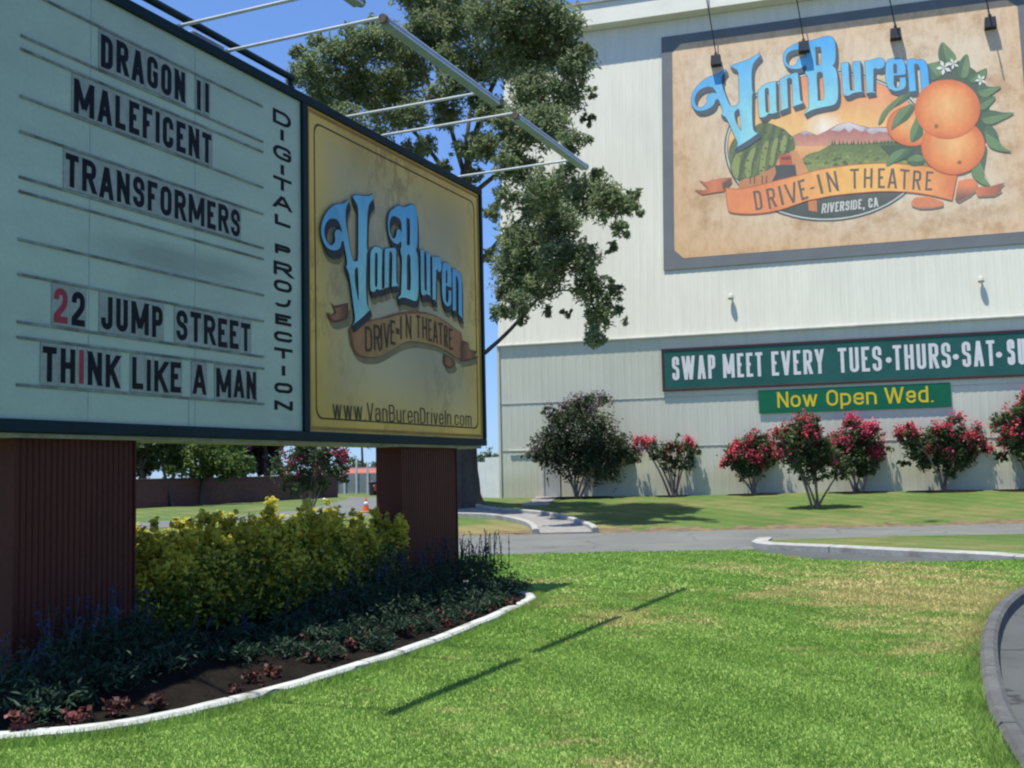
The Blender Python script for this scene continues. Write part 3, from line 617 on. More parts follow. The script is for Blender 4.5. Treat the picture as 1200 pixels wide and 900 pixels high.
rpb = ramp(ntb, [(.03, (0, 0, 0)), (.35, (.5, .5, .5))]); ntb.links.new(mub.outputs[0], rpb.inputs[0]); ntb.links.new(mixc(ntb, src, (.13, .16, .14), rpb.outputs[0]), bsd.inputs['Base Color'])   # old grime smear left by taken-down titles
mb = MB(); mb.bbox(SL + .08, sdv0, ZB + .085, ZT - .085, -.02, .004); 
board = mb.build('letter_board', M_board, sign)
sm_ = MB()
for px in (104, 228): s_ = sgn(px, 300)[0]; sm_.bbox(s_ - .004, s_ + .004, ZB + .09, ZT - .09, 0, .0055)
s_ = sgn(221, 300)[0]; sm_.bbox(s_ - .005, s_ + .005, ZB + .09, sgn(221, 468)[1], 0, .0062)
sm_.build('seam', M_seam, board)
TR = [((45, 0), (309, 124.5)), ((27, 46.5), (307.5, 165)), ((27, 63), (309, 177)), ((25.5, 115.5), (307.5, 219)), ((24, 156), (307.5, 250.5)), ((21, 208.5), (306, 290)), ((21, 225), (306, 303)), ((19.5, 281), (306.6, 345.5)), ((19.5, 323), (306.6, 375.5)), ((18, 378.5), (306.6, 417.5)), ((18, 396.5), (306.6, 431)), ((17.4, 450.5), (306.6, 473.6))]
tz = []; s_end = sgn(308, 300)[0]; s_beg = sgn(20, 300)[0]
for a, b in TR: tz.append((sgn(*a)[1] * .4 + sgn(*b)[1] * .6))
for z in tz:
    mb = MB(); mb.bbox(s_beg, s_end, z - .009, z + .009, .004, .014, 0, .002); mb.build('letter_rail', M_track, board)
ROWS = [(0, [('DRAGON', 115.5, 215.4, ''), ('II', 229.5, 243.6, '')]), (2, [('MALEFICENT', 84, 246.6, '')]), (4, [('TRANSFORMERS', 75, 280, '')]), (8, [('22', 63, 99, '0'), ('JUMP', 118, 189.6, ''), ('STREET', 205.5, 291.6, '')]), (10, [('THINK', 50.4, 139.5, '2'), ('LIKE', 154.5, 211, ''), ('A', 225, 240, ''), ('MAN', 252, 298, '')])]
for r, words in ROWS:
    zt, zb = tz[r] - .014, tz[r + 1] + .014; H = zt - zb
    for w, x0, x1, red in words:
        s0, s1 = sgn(x0, 250)[0], sgn(x1, 250)[0]; h = H * .84; t = h * .19
        ch = text(w, h, t, s1 - s0, h * .15)
        for i, (c, x, cw, st) in enumerate(ch):
            mb = MB(); mb.bbox(s0 + x - h * .07, s0 + x + cw + h * .07, zb, zt, .006, .010)
            jz = RNG.normal(0, .004); put_text(mb, [(c, x, cw, st)], lambda a, b: (s0 + a, zb + H * .07 + jz + b), .0112, 1)
            isred = str(i) == red if red else False
            o = mb.build('letter', [M_plate, M_red if isred else M_ink], board)
            if isred: o['label'] = 'red marquee letter on pale plate'
mb = MB()
VT = [('D', 130.5, 150), ('I', 151.5, 167), ('G', 171, 190), ('I', 192.6, 207), ('T', 208, 225.6), ('A', 229.5, 247.5), ('L', 252, 267), ('P', 286.4, 300.5), ('R', 306.5, 325.4), ('O', 327.5, 344), ('J', 348.5, 362), ('E', 367.4, 383), ('C', 387.5, 402.5), ('T', 407, 422), ('I', 427.4, 442), ('O', 447.5, 462.5), ('N', 468.5, 482.6)]
va, vb = sgn(320, 300)[0], sgn(341.5, 300)[0]
for c, y0, y1 in VT:
    z1, z0 = sgn(331, y0 + 1.2)[1], sgn(331, y1 - 1.8)[1]; w = .24 if c in 'LEJP' else (vb - va); h = z1 - z0
    kx = 1.8   # wide-set capitals: uprights thicker than the bars
    if c == 'I': ch = text('I', h, .03); x0 = (va + vb) / 2 - .027
    else: ch = text(c, h, .028, w / kx); x0 = (va + vb) / 2 - w / 2
    put_text(mb, ch, lambda a, b: (x0 + a * kx, z0 + b), .0058)
mb.build('vertical_lettering', M_ink, board)

# gold logo panel
gx0, gx1, gy0, gy1 = sdv1, -.06, ZB + .085, ZT - .085
mb = MB(); xs = np.linspace(gx0, gx1, 40); ys = np.linspace(gy0, gy1, 40); vs = []; cc = []
for y in ys:
    for x in xs:
        u, v = (x - gx0) / (gx1 - gx0) * 2 - 1, (y - gy0) / (gy1 - gy0) * 2 - 1; e = max(abs(u) ** 3, abs(v) ** 3) + .25 * max(0, -u) * max(0, -v)
        c = mixt((.375, .34, .235), (.66, .42, .075), e * 1.1); q = .85 + .3 * (sin(u * 4.1 + v * 2.3 + 1) * sin(v * 3.7 - u * 1.9) * .5 + .5)
        vs.append((x, y, .006)); cc.append(tuple(a * q for a in c))
n = len(xs); mb.add(vs, [(j * n + i, j * n + i + 1, (j + 1) * n + i + 1, (j + 1) * n + i) for j in range(n - 1) for i in range(n - 1)], 0, cc)
mb.bbox(gx0, gx1, gy0, gy1, -.02, .002)
M_gold, nt_, b_ = new_mat('gold parchment print')
a_ = nt_.nodes.new('ShaderNodeAttribute'); a_.attribute_name = 'Col'; co_ = nt_.nodes.new('ShaderNodeTexCoord').outputs['Object']
mr = noise(nt_, co_, .9, 9, .72, (1.6, .8, 1)); rr = ramp(nt_, [(.44, (1, 1, 1)), (.485, (.55, .5, .46)), (.53, (.95, .95, .95)), (.68, (.66, .62, .6))]); nt_.links.new(mr, rr.inputs[0])
mr2 = noise(nt_, co_, .5, 4, .6); r2_ = ramp(nt_, [(.45, (0, 0, 0)), (.62, (1, 1, 1))]); nt_.links.new(mr2, r2_.inputs[0])
nt_.links.new(mixc(nt_, a_.outputs['Color'], mixc(nt_, a_.outputs['Color'], rr.outputs[0], 1., 'MULTIPLY'), r2_.outputs[0]), b_.inputs['Base Color']); b_.inputs['Roughness'].default_value = .5; b_.inputs['Specular IOR Level'].default_value = .35
logo = mb.build('logo_panel', M_gold, sign, cols=True)
# TPS warp: the wordmark of the tall mural -> its arrangement on this panel
A_ = np.array([(861.2, 175.6), (890.4, 62.6), (850.1, 81.7), (810, 117.5), (820.3, 130.7), (890.4, 156.7), (856, 80), (890, 138.9), (917.2, 66.7), (976.7, 45), (942.8, 135), (981, 120), (985.5, 75), (1085, 73.5), (1090.5, 110.5), (1049, 108), (1036, 71)])
B_ = np.array([(409.7, 382.2), (434, 227), (404.9, 232.9), (372.4, 271.4), (383.5, 291.8), (432, 362.8), (409.7, 231.5), (431, 341.4), (451, 258), (485, 244), (463.6, 351), (486.4, 350), (489.6, 292), (538, 324), (539.4, 372), (520, 359), (514.4, 306)])
def tps(A, B, lam=.4):
    n = len(A); s = 100.; a = (A - A.mean(0)) / s
    U = lambda r2: np.where(r2 > 0, r2 * np.log(r2 + 1e-12), 0)
    K = U(((a[:, None] - a[None]) ** 2).sum(2)) + np.eye(n) * lam * .02; Pm = np.c_[np.ones(n), a]
    L = np.block([[K, Pm], [Pm.T, np.zeros((3, 3))]]); w = np.linalg.solve(L, np.r_[B, np.zeros((3, 2))]); m = A.mean(0)
    def f(x, y): q = (np.array([x, y]) - m) / s; return tuple(U(((a - q) ** 2).sum(1)) @ w[:n] + w[n] + q @ w[n + 1:])
    return f
warp = tps(A_, np.array([sgn(*p) for p in B_]))
ident = lambda x, y: (x, y)
art = Art(ident, .009, .0035, 1.0)
S_ = lambda pts: [sgn(*p) for p in pts]
rb = S_([(409, 383), (427.5, 376.5), (445, 372.5), (463, 367), (483, 364.5), (503, 367.5), (520, 375.8), (532, 385), (539.7, 391.7), (538.5, 408), (537.5, 421), (525, 413), (508, 405), (486.7, 401), (473, 402.5), (460, 408), (445, 416.7), (431.7, 419.7), (418, 416.7), (411, 408), (408.5, 396)])
brn, org, dk = (.21, .085, .04), (.40, .25, .085), (.06, .03, .02)
def outl(P, d): P = np.array(P); c = P.mean(0); return [tuple(q + unit(q - c) * d) for q in P]
def down(P, dx, dy): return [(x + dx, y - dy) for x, y in P]
shc = (.2, .17, .09)
tl = S_([(385.8, 353), (390, 358), (398, 357), (406.7, 355), (407, 366), (405, 374), (398, 377), (391.7, 378.5), (386, 377), (382, 370), (381.7, 366), (386, 370), (391, 366)]); fr_ = S_([(539.5, 399), (544, 400), (548, 402), (549.5, 410), (558, 411.5), (555.5, 416), (557.5, 420), (548, 423), (538, 424)]); fl_ = S_([(519, 415), (530, 421), (533, 427), (529, 431), (523, 431.7), (519.5, 428), (518, 421)])
for P in (rb, tl, fr_, fl_): art.poly(down(P, .05, .06), shc, 0, sm=3 if P is rb else 0)
for P in (tl, fr_, fl_):
    c = np.mean(P, 0); art.poly(P, (.1, .04, .02), 1, sm=1); art.poly(outl(P, -.03), lambda x, y: mixt((.34, .14, .06), (.14, .055, .03), abs(x - c[0]) / .16), 1.6, grid=.05, sm=1)
art.poly(rb, brn, 2, sm=4); rbm = np.array(rb).mean(0)
rin = [tuple(q + unit(rbm - q) * .035) for q in np.array(rb)]; art.poly(rin, lambda x, y: mixt(org, (.33, .13, .055), ((x - rbm[0]) / 1.1) ** 2 * .8), 3, grid=.08, sm=4)
DI = [('D', 425.8, 383, 434, 412.5), ('R', 436, 381, 443.5, 411), ('I', 444, 380.5, 447.5, 410), ('V', 447.5, 379, 454.5, 407.5), ('E', 455.5, 375.5, 461, 404), ('-', 462, 385, 466, 392), ('I', 467, 371, 470.5, 398), ('N', 473.5, 369.5, 480, 397), ('T', 486, 369.5, 490.5, 396), ('H', 493, 372, 498.5, 397.5), ('E', 500, 374, 504, 400), ('A', 505.5, 376.5, 511, 402), ('T', 512, 378.5, 517, 404), ('R', 518.5, 381.5, 522.5, 407), ('E', 524.2, 385, 528.5, 410)]
for c, x0, y0, x1, y1 in DI:
    a0, b0 = sgn(x0, (y0 + y1) / 2)[0], sgn(x1, (y0 + y1) / 2)[0]; zt, zb = sgn((x0 + x1) / 2, y0)[1], sgn((x0 + x1) / 2, y1)[1]
    if c == '-': art.poly([(a0, zt), (b0, zt), (b0, zb), (a0, zb)], dk, 4); continue
    h = zt - zb; ch = text(c, h, .03, b0 - a0) if c != 'I' else [('I', 0, .034, glyph('I', .034, h, .034))]
    put_text(art.mb, ch, lambda x, y: (a0 + x, zb + y), .009 + .0035 * 4, 0, dk)
for i in range(4):
    for o, hs in MARK: art.poly([tuple(np.array(warp(x, y)) + (.03 + .012 * i, -.055 - .02 * i)) for x, y in o], shc, .2 + .1 * i)
art.mark(5, lambda x, y: warp(x, y), grid=4, depth=10, dark=(.012, .022, .035))
U0 = quadmap(sgn(389.4, 490.6), sgn(551.6, 499.6), sgn(388.6, 468), sgn(551.4, 483.5), 1, 1)
h = .21; wd = 2.35; ch = text('www.VanBurenDriveIn.com', h, .0145, wd, .032)
put_text(art.mb, ch, lambda x, y: tuple(U0(x / wd, y / h)), .0125, 0, (.035, .032, .028))
def ring(P, w, col, layer):
    P = np.array(P); c = P.mean(0); n = len(P); Q = np.array([q - np.sign(q - c) * w for q in P])
    art.mb.add([(*p, art.z0 + art.dz * layer) for p in P] + [(*p, art.z0 + art.dz * layer) for p in Q], [(i, (i + 1) % n, (i + 1) % n + n, i + n) for i in range(n)], 0, [col] * (2 * n))
mx, my, rr_ = .13, .12, .1; rp = []
for cx, cy, a0 in [(gx1 - mx - rr_, gy1 - my - rr_, 0), (gx0 + mx + rr_, gy1 - my - rr_, 90), (gx0 + mx + rr_, gy0 + my + rr_, 180), (gx1 - mx - rr_, gy0 + my + rr_, 270)]:
    for k in range(6): a = radians(a0 + 18 * k); rp.append((cx + rr_ * cos(a), cy + rr_ * sin(a)))
ring(rp, .016, (.07, .03, .02), 0)
ring([(gx1 - .02, gy1 - .02), (gx0 + .02, gy1 - .02), (gx0 + .02, gy0 + .02), (gx1 - .02, gy0 + .02)], .03, (.33, .17, .04), 0)
art.mb.build('logo_artwork', M_art, logo, cols=True)

# ribbed pillars
def pillar(s0, s1, z0):
    mb = MB(); mb.bbox(s0 + .004, s1 - .004, z0, ZB + .01, -.395, -.125)
    n = int((s1 - s0) / .052); w = (s1 - s0) / n
    for i in range(n):
        for zf_, zb_ in ((-.112, -.125), (-.408, -.395)):
            a, b = s0 + i * w, s0 + (i + 1) * w
            vs = [(x, y, z) for y in (z0, ZB + .01) for x, z in ((a, zb_), (a + w * .2, zf_), (b - w * .2, zf_), (b, zb_))]
            mb.add(vs, [(0, 1, 5, 4), (1, 2, 6, 5), (2, 3, 7, 6)])
    mb.bbox(s0 - .012, s0 + .004, z0, ZB + .01, -.42, -.1); mb.bbox(s1 - .004, s1 + .012, z0, ZB + .01, -.42, -.1)
    return mb.build('pillar', M_rust, sign)
p0 = onplane(473, 640, SP - SN * .1, SN); p1 = onplane(537, 640, SP - SN * .1, SN); p2 = onplane(17, 640, SP - SN * .1, SN); p3 = onplane(158, 640, SP - SN * .1, SN)
q = lambda p: (p - SP) @ SD
pillar(q(p0), q(p1), .1); pillar(q(p2), q(p3), .1)
PIL = (q(p2), q(p3), q(p0), q(p1))
# lamp bars on arms in front of the top edge
OFF, BZ = 1.53, 5.03
def barS(px, py): p = onplane(px, py, SP + SN * OFF, SN); return (p - SP) @ SD
b2 = (barS(443, 15), barS(588, 118)); b3 = (barS(600, 130), barS(690, 198)); b1 = (b2[0] - 2.35, barS(432, 9))
b1, b2, b3 = [(a + .09, b - .13) for a, b in (b1, b2, b3)]
for a, b in (b1, b2, b3):
    mb = MB(); n = 12; mb.tube([(a, BZ, OFF), (b, BZ, OFF)], .036, 14); 
    mb.add([(x, BZ + y, OFF + z) for x in (a + .01, b - .01) for y, z in ((-.022, -.04), (-.022, .04), (-.042, .046), (-.042, -.046))], [(0, 1, 5, 4), (1, 2, 6, 5), (2, 3, 7, 6), (3, 0, 4, 7), (0, 3, 2, 1), (4, 5, 6, 7)])
    o = mb.build('lamp_bar', M_hous, sign)
    for e, d in ((a, -1), (b, 1)):
        mb = MB(); mb.tube([(e, BZ, OFF), (e + d * .03, BZ, OFF)], [.043, .035], 14); mb.build('end_cap', M_endc, o)
for a, b in (b1, b2, b3):
    for s_ in (a + .09, b - .14):
        mb = MB(); mb.tube([(s_, ZT + .03, -.14), (s_, ZT + .045, -.02), (s_, BZ + .06, OFF - .03), (s_, BZ + .02, OFF)], .015, 8); o = mb.build('lamp_arm', M_tube, sign)
        mb = MB(); mb.bbox(s_ - .04, s_ + .04, ZT, ZT + .045, -.14, -.02, 0, .005); mb.build('arm_bracket', M_tube, o)
s_r = sgn(349, 99)[0]
mb = MB(); mb.tube([(SL + .3, ZT + .14, -.06), (s_r, ZT + .14, -.06)], .032, 8); mb.tube([(s_r - .03, ZT + .14, -.06), (s_r - .03, ZT - .01, -.06)], .02, 6); mb.build('top_rail', M_teal, sign)
s0, s1 = sgn(238, 50)[0], sgn(275, 68)[0]
mb = MB(); mb.bbox(s0, s1, ZT, ZT + .12, -.2, -.1, 0, .01); mb.build('ballast_box', M_hous, sign)

# ================================================================== SCREEN TOWER
def wall_mat(name, c, stain):
    m, nt, b = new_mat(name); co = nt.nodes.new('ShaderNodeTexCoord').outputs['Object']
    n1 = noise(nt, co, .35, 6, .65, (1, .5, 1)); n2 = noise(nt, co, 2.2, 6, .7, (2.2, .12, 1)); n3 = noise(nt, co, 25, 3)
    r1 = ramp(nt, [(.3, tuple(x * .93 for x in c)), (.7, tuple(x * 1.05 for x in c))]); nt.links.new(n1, r1.inputs[0])
    r2 = ramp(nt, [(.35, (.86, .87, .86)), (.6, (1.03,) * 3)]); nt.links.new(n2, r2.inputs[0])
    out = mixc(nt, r1.outputs[0], r2.outputs[0], .45, 'MULTIPLY')
    # rain-splash dirt along the foot of the wall
    sp = nt.nodes.new('ShaderNodeSeparateXYZ'); nt.links.new(co, sp.inputs[0])
    ad = node(nt, 'ShaderNodeMath', operation='MULTIPLY_ADD'); nt.links.new(n2, ad.inputs[0]); ad.inputs[1].default_value = -.9; nt.links.new(sp.outputs[1], ad.inputs[2])
    r3 = ramp(nt, [(.0, (1, 1, 1)), (.55, (0, 0, 0))]); nt.links.new(ad.outputs[0], r3.inputs[0])
    mu = node(nt, 'ShaderNodeMath', operation='MULTIPLY'); nt.links.new(r3.outputs[0], mu.inputs[0]); mu.inputs[1].default_value = stain
    out = mixc(nt, out, (.42, .36, .23), mu.outputs[0])
    nt.links.new(out, b.inputs['Base Color']); b.inputs['Roughness'].default_value = .6; b.inputs['Specular IOR Level'].default_value = .25
    bp = node(nt, 'ShaderNodeBump', Strength=.12, Distance=.03); nt.links.new(n1, bp.inputs['Height']); nt.links.new(bp.outputs[0], b.inputs['Normal'])
    return m
M_wallU = wall_mat('upper wall white lit', (.75, .735, .595), 0); M_wallL = wall_mat('lower wall white dimmed', (.69, .69, .55), .45)  # one white paint; the upright lower wall's dimmer light is in its colour
M_trim = mat('wall trim', (.46, .47, .42), .2, 3, .6); M_fasc = mat('fascia paint', (.75, .74, .61), .08, 1, .55); M_dark = mat('dark metal', (.03, .032, .036), .3, 6, .5, 40, 0, .4)
tower = thing('screen_tower', 'tall pale ribbed-metal drive-in screen tower with leaning upper wall', 'screen tower', tuple(WP), (WW, Z, WN))
XR, ZM, UH = 31.0, UP[2] - WP[2], 12.45
def ribbed(mb, x0, x1, y0, y1, f, pitch=.24, h=.0032):
    n = max(1, round((x1 - x0) / pitch)); pitch = (x1 - x0) / n
    for i in range(n):
        a = x0 + i * pitch; prof = [(a, 0), (a + pitch * .62, 0), (a + pitch * .7, h), (a + pitch * .92, h), (a + pitch, 0)]
        vs = [f(x, y, z) for y in (y0, y1) for x, z in prof]; k = len(prof)
        mb.add(vs, [(j, j + 1, j + 1 + k, j + k) for j in range(k - 1)])
fl = lambda x, y, z: (x, y, z)
cL, sL_ = cos(LEAN), sin(LEAN)
fu = lambda x, y, z: (x, ZM + y * cL + z * sL_, -y * sL_ + z * cL)   # upper wall, leaning back
DX0, DX1, DH = [wal(638, 570)[0], wal(655, 570)[0], 1.62]
mb = MB(); ribbed(mb, 0, DX0, -.6, ZM, fl); ribbed(mb, DX1, XR, -.6, ZM, fl); ribbed(mb, DX0, DX1, DH, ZM, fl)
mb.add([(DX0 - .01, -.6, -.02), (DX1 + .01, -.6, -.02), (DX1 + .01, DH + .01, -.02), (DX0 - .01, DH + .01, -.02)], [(0, 1, 2, 3)]); mb.build('lower_wall', M_wallL, tower)
mb = MB(); ribbed(mb, 0, XR, 0, UH - .3, fu); mb.build('upper_wall', M_wallU, tower)
mb = MB(); B = 6.5  # gable ends, back and roof of the wedge
for x, fl_ in ((-.002, 0), (XR + .3, 1)):
    vs = [(x, -.6, -.01), (x, ZM, -.01), fu(x, UH, 0), (x, ZM + UH * cL, -B), (x, -.6, -B)]; mb.add(vs, [(0, 1, 2, 3, 4)])
mb.add([(0, -.6, -B), (XR, -.6, -B), (XR, ZM + UH * cL, -B), (0, ZM + UH * cL, -B), fu(0, UH, 0), fu(XR, UH, 0)], [(0, 1, 2, 3), (3, 2, 5, 4)]); mb.build('side_wall', M_wallL, tower)
u_f0 = upw(684.75, 33.75)[1] - .15; FO = .42
mb = MB(); mb.box(fu(-.3, u_f0, .03), (XR + .6, 0, 0), np.array(fu(0, UH, 0)) - np.array(fu(0, u_f0, 0)), np.array(fu(0, 0, FO)) - np.array(fu(0, 0, 0)))
mb.build('fascia', M_fasc, tower)
mb = MB(); mb.box(fu(-.36, UH, .02), (XR + .7, 0, 0), (0, .09, 0), (0, 0, FO + .09)); mb.build('coping', M_trim, tower)
mb = MB(); mb.bbox(-.03, XR, ZM - .03, ZM + .035, .002, .075, 0, .01); mb.build('ledge', M_trim, tower)
mb = MB(); mb.bbox(-.03, -.0005, -.6, ZM, -.05, .045); mb.bbox(.0, .055, -.6, ZM - .04, .03, .045); mb.build('corner_trim', M_wallL, tower)
for y in (wal(585, 528.5)[1] - WP[2], wal(760, 466.5)[1] - WP[2]):
    mb = MB(); mb.bbox(.06, XR, y - .007, y + .007, .004, .016); mb.build('lap_seam', M_trim, tower)
mb = MB(); y = wal(600, 528.5)[1] - WP[2]; mb.bbox(.35, 2.1, y - .03, y + .03, .03, .06, 0, .01); mb.build('joint_strip', M_trim, tower)
mb = MB(); mb.bbox(DX0 + .02, DX1 - .02, -.5, DH - .03, -.015, .02, 0, .01); dr = mb.build('door', mat('door paint', (.4, .41, .38), .12, 2, .5), tower)
mb = MB(); mb.bbox(DX0 + .1, DX0 + .14, .55, .67, .02, .06, 0, .005); mb.build('handle', M_dark, dr)
mb = MB()
for a, b in ((DX0 - .05, DX0 + .01), (DX1 - .01, DX1 + .05)): mb.bbox(a, b, -.5, DH + .05, .003, .045)
mb.bbox(DX0 + .01, DX1 - .01, DH - .01, DH + .05, .003, .045); mb.build('door_frame', M_trim, tower)

# painted mural panel on the upper wall
M_mural = paint_mat('mural print', .7, .09)
mural = thing('painted_mural', 'huge orange-grove mural with blue lettering in a grey border high on the tower', 'mural', tuple(UP), (WW, UU, UN))
fs0, fu1, fu0 = upw(778.5, 44)[0] * .5 + upw(774.5, 317.8)[0] * .5, upw(778.5, 44)[1], upw(774.5, 317.8)[1]; fs1 = upw(1198, 80)[0] + .36
mb = MB(); mb.bbox(fs0, fs1, fu0, fu1, .015, .05, 0, .006); M_mborder = mat('mural border grey', (.155, .172, .175), .12, .8, .7); mb.build('border', M_mborder, mural)
mi = lambda px, py: tuple(upw(px, py))
g0, g1, h0, h1, chf = fs0 + .38, fs1 - .36, fu0 + .38, fu1 - .36, .3
parch = [(g0 + chf, h0), (g1 - chf, h0), (g1, h0 + chf), (g1, h1 - chf), (g1 - chf, h1), (g0 + chf, h1), (g0, h1 - chf), (g0, h0 + chf)]
def pcol(x, y):
    u, v = (x - g0) / (g1 - g0) * 2 - 1, (y - h0) / (h1 - h0) * 2 - 1; e = max(abs(u) ** 4, abs(v) ** 3.5)
    w = .5 + .5 * sin(x * 1.3 + 2 * sin(y * .9)) * sin(y * 1.7 + 1.5 * sin(x * .7)); c = mixt(lin(218, 206, 178, 1.02), lin(214, 180, 138, 1.0), min(1, e * .95 + .35 * w * (1 - e)))
    return mixt(c, lin(210, 166, 112, .97), max(0, -u * .5 - v * .35 - .25))
mb = MB(); V, F = cdt(parch, (), .22); mb.add([(x, y, .054) for x, y in V], F, 0, [pcol(x, y) for x, y in V])
M_parch, nt_, b_ = new_mat('weathered parchment print'); a_ = nt_.nodes.new('ShaderNodeAttribute'); a_.attribute_name = 'Col'; co_ = nt_.nodes.new('ShaderNodeTexCoord').outputs['Object']
n_ = noise(nt_, co_, .75, 9, .72); r_ = ramp(nt_, [(.36, (.8, .71, .62)), (.48, (1, 1, 1)), (.7, (1.06, 1.08, 1.1))]); nt_.links.new(n_, r_.inputs[0])
n_ = noise(nt_, co_, 3.2, 8, .75, (1.4, .5, 1)); r2_ = ramp(nt_, [(.3, (.84, .78, .72)), (.55, (1.03,) * 3)]); nt_.links.new(n_, r2_.inputs[0])
nt_.links.new(mixc(nt_, mixc(nt_, a_.outputs['Color'], r_.outputs[0], 1., 'MULTIPLY'), r2_.outputs[0], 1., 'MULTIPLY'), b_.inputs['Base Color']); b_.inputs['Roughness'].default_value = .7
mb.build('parchment', M_parch, mural, cols=True)
art = Art(mi, .060, .0016, 1.12); L = lambda r, g, b: mixt(lin(r, g, b, .95), (.42, .40, .36), .13)
ell = lambda rx, ry, n=64, c=(970, 172): [(c[0] + rx * cos(a) + ry * .05 * sin(a), c[1] + ry * sin(a) - rx * .045 * cos(a)) for a in np.linspace(0, 2 * pi, n, endpoint=False)]
art.poly(ell(121, 88), L(72, 82, 84), 0); art.poly(ell(119.3, 86.4), L(200, 205, 190), .5); art.poly(ell(117.6, 84.8), L(84, 92, 90), 1)
def skyc(x, y):
    c = mixt(L(238, 150, 105), L(245, 196, 120), (y - 95) / 55); c = mixt(c, L(236, 150, 105), max(0, (x - 1010) / 60) * max(0, 1 - (y - 90) / 70))
    return mixt(c, L(250, 240, 215), max(0, 1 - hypot((x - 966) / 26, (y - 150) / 22)))
def lensc(x, y): return mixt(L(88, 94, 84), L(62, 76, 70), (y - 225) / 30) if y > 205 else mixt(skyc(x, y), L(225, 165, 105), max(0, min(1, (y - 160) / 20)))
art.poly(ell(116.6, 84), lensc, 1.5, grid=5)
tr6 = lambda p: T((810, 140), 6.316, p); tr5 = lambda p: T((960, 140), 5.455, p)
mt = tr6([(745, 132), (790, 108), (850, 88), (900, 108), (932, 122), (1000, 90), (1080, 45), (1170, 25)]) + tr5([(250, 40), (330, 58), (430, 52), (470, 90), (470, 160)]) + [(1000, 172), (960, 172), (930, 172)]
art.poly(mt, lambda x, y: mixt(L(168, 108, 108), L(214, 150, 122), (y - 150) / 22), 2, grid=5)
for sn in (tr6([(800, 112), (850, 90), (900, 112), (880, 122), (860, 108), (840, 125), (822, 112)]), tr6([(1030, 85), (1080, 50), (1170, 27)]) + tr5([(250, 44), (320, 64), (270, 85), (220, 60), (190, 90), (165, 60), (130, 82)]), [(1012, 152), (1022, 151), (1040, 151), (1046, 157), (1030, 155), (1022, 159)]): art.poly(sn, lambda x, y: mixt(L(222, 215, 205), L(165, 155, 165), (y - 146) / 16), 2.4)
fld = [(940, 187), (948, 181), (960, 178), (972, 171), (990, 169), (1010, 170), (1040, 166), (1080, 168), (1090, 197), (1033, 195), (1006, 196), (984, 199), (946, 206)]
art.poly(fld, lambda x, y: mixt(L(98, 118, 70), L(140, 150, 85), (y - 172) / 26 + .35 * sin(x * .9 + y)), 2.6, grid=3)
for i in range(60):
    x = RNG.uniform(944, 1085); y = RNG.uniform(178, 196) - max(0, x - 985) * .03; r = (y - 165) / 9
    if y < 206 - abs(x - 1000) * .12 and x > 940 + (y < 182) * 15: art.poly([(x - r, y + r * .5), (x - r * .6, y - r * .5), (x + r * .4, y - r * .7), (x + r, y + r * .4)], L(*random.choice([(78, 102, 60), (150, 162, 92), (120, 138, 74), (92, 114, 66)])), 2.8 + .004 * i)
for i in range(22): x = 975 + i * 4.4 + RNG.uniform(-1, 1); art.poly([(x - 1.6, 171 - (x - 975) * .02), (x - .2, 165.5 - RNG.uniform(0, 2)), (x + 1.4, 171 - (x - 975) * .02)], L(75, 92, 65), 3.1)
rdp = [(921, 178), (934, 178), (941, 190), (950, 206), (934, 212), (903, 216), (908, 196)]
art.poly(rdp, L(214, 150, 95), 3.2); art.poly([(866, 214), (884, 204), (905, 194), (912, 196), (905, 216), (866, 222)], L(196, 132, 84), 3.3)
tre = tr6([(320, 150), (400, 110), (470, 60), (520, 30), (580, 32), (640, 55), (690, 78), (730, 115), (762, 150), (768, 220), (735, 245), (700, 262), (650, 292), (620, 350), (540, 392), (480, 425), (430, 440), (385, 440), (338, 452), (300, 400), (288, 340), (280, 250), (295, 190)])
art.poly(tre, lambda x, y: mixt(L(70, 88, 62), L(104, 124, 72), .5 + .5 * sin(x * .55 + y * .18)), 3.6, grid=3, sm=3)
for a in [[(330, 440), (300, 360), (330, 270), (375, 240), (360, 330), (350, 430)], [(410, 430), (400, 340), (440, 240), (480, 220), (450, 330), (440, 420)], [(505, 400), (515, 300), (540, 190), (575, 170), (555, 290), (540, 390)], [(580, 360), (590, 260), (615, 160), (645, 150), (625, 260), (610, 340)], [(660, 260), (665, 180), (690, 120), (710, 150), (695, 240)]]: art.poly(tr6(a), L(142, 154, 88), 4, sm=3)
for i in range(70):
    x, y = RNG.uniform(857, 928), RNG.uniform(150, 205)
    if inpoly(np.array([x]), np.array([y]), [(p[0], p[1]) for p in tre])[0]: r = RNG.uniform(1, 2); art.poly([(x - r, y + r * .3), (x - r * .3, y - r * .8), (x + r, y - r * .2), (x + r * .4, y + r * .8)], L(*random.choice([(62, 78, 56), (128, 142, 82), (88, 108, 66)])), 4.3 + .003 * i)
for x in (879, 884, 893, 898): art.poly([(x, 207), (x + 1.2, 207), (x + .8, 216), (x - .4, 216)], L(92, 74, 58), 4.6)
art.poly(tr6([(620, 345), (770, 340), (782, 420), (690, 452), (595, 470), (630, 400)]), L(70, 74, 76), 4.7); art.poly(tr6([(650, 275), (690, 262), (740, 265), (752, 335), (655, 342)]), L(196, 92, 64), 4.9); art.poly(tr6([(665, 285), (735, 282), (738, 302), (668, 306)]), L(120, 70, 60), 5)
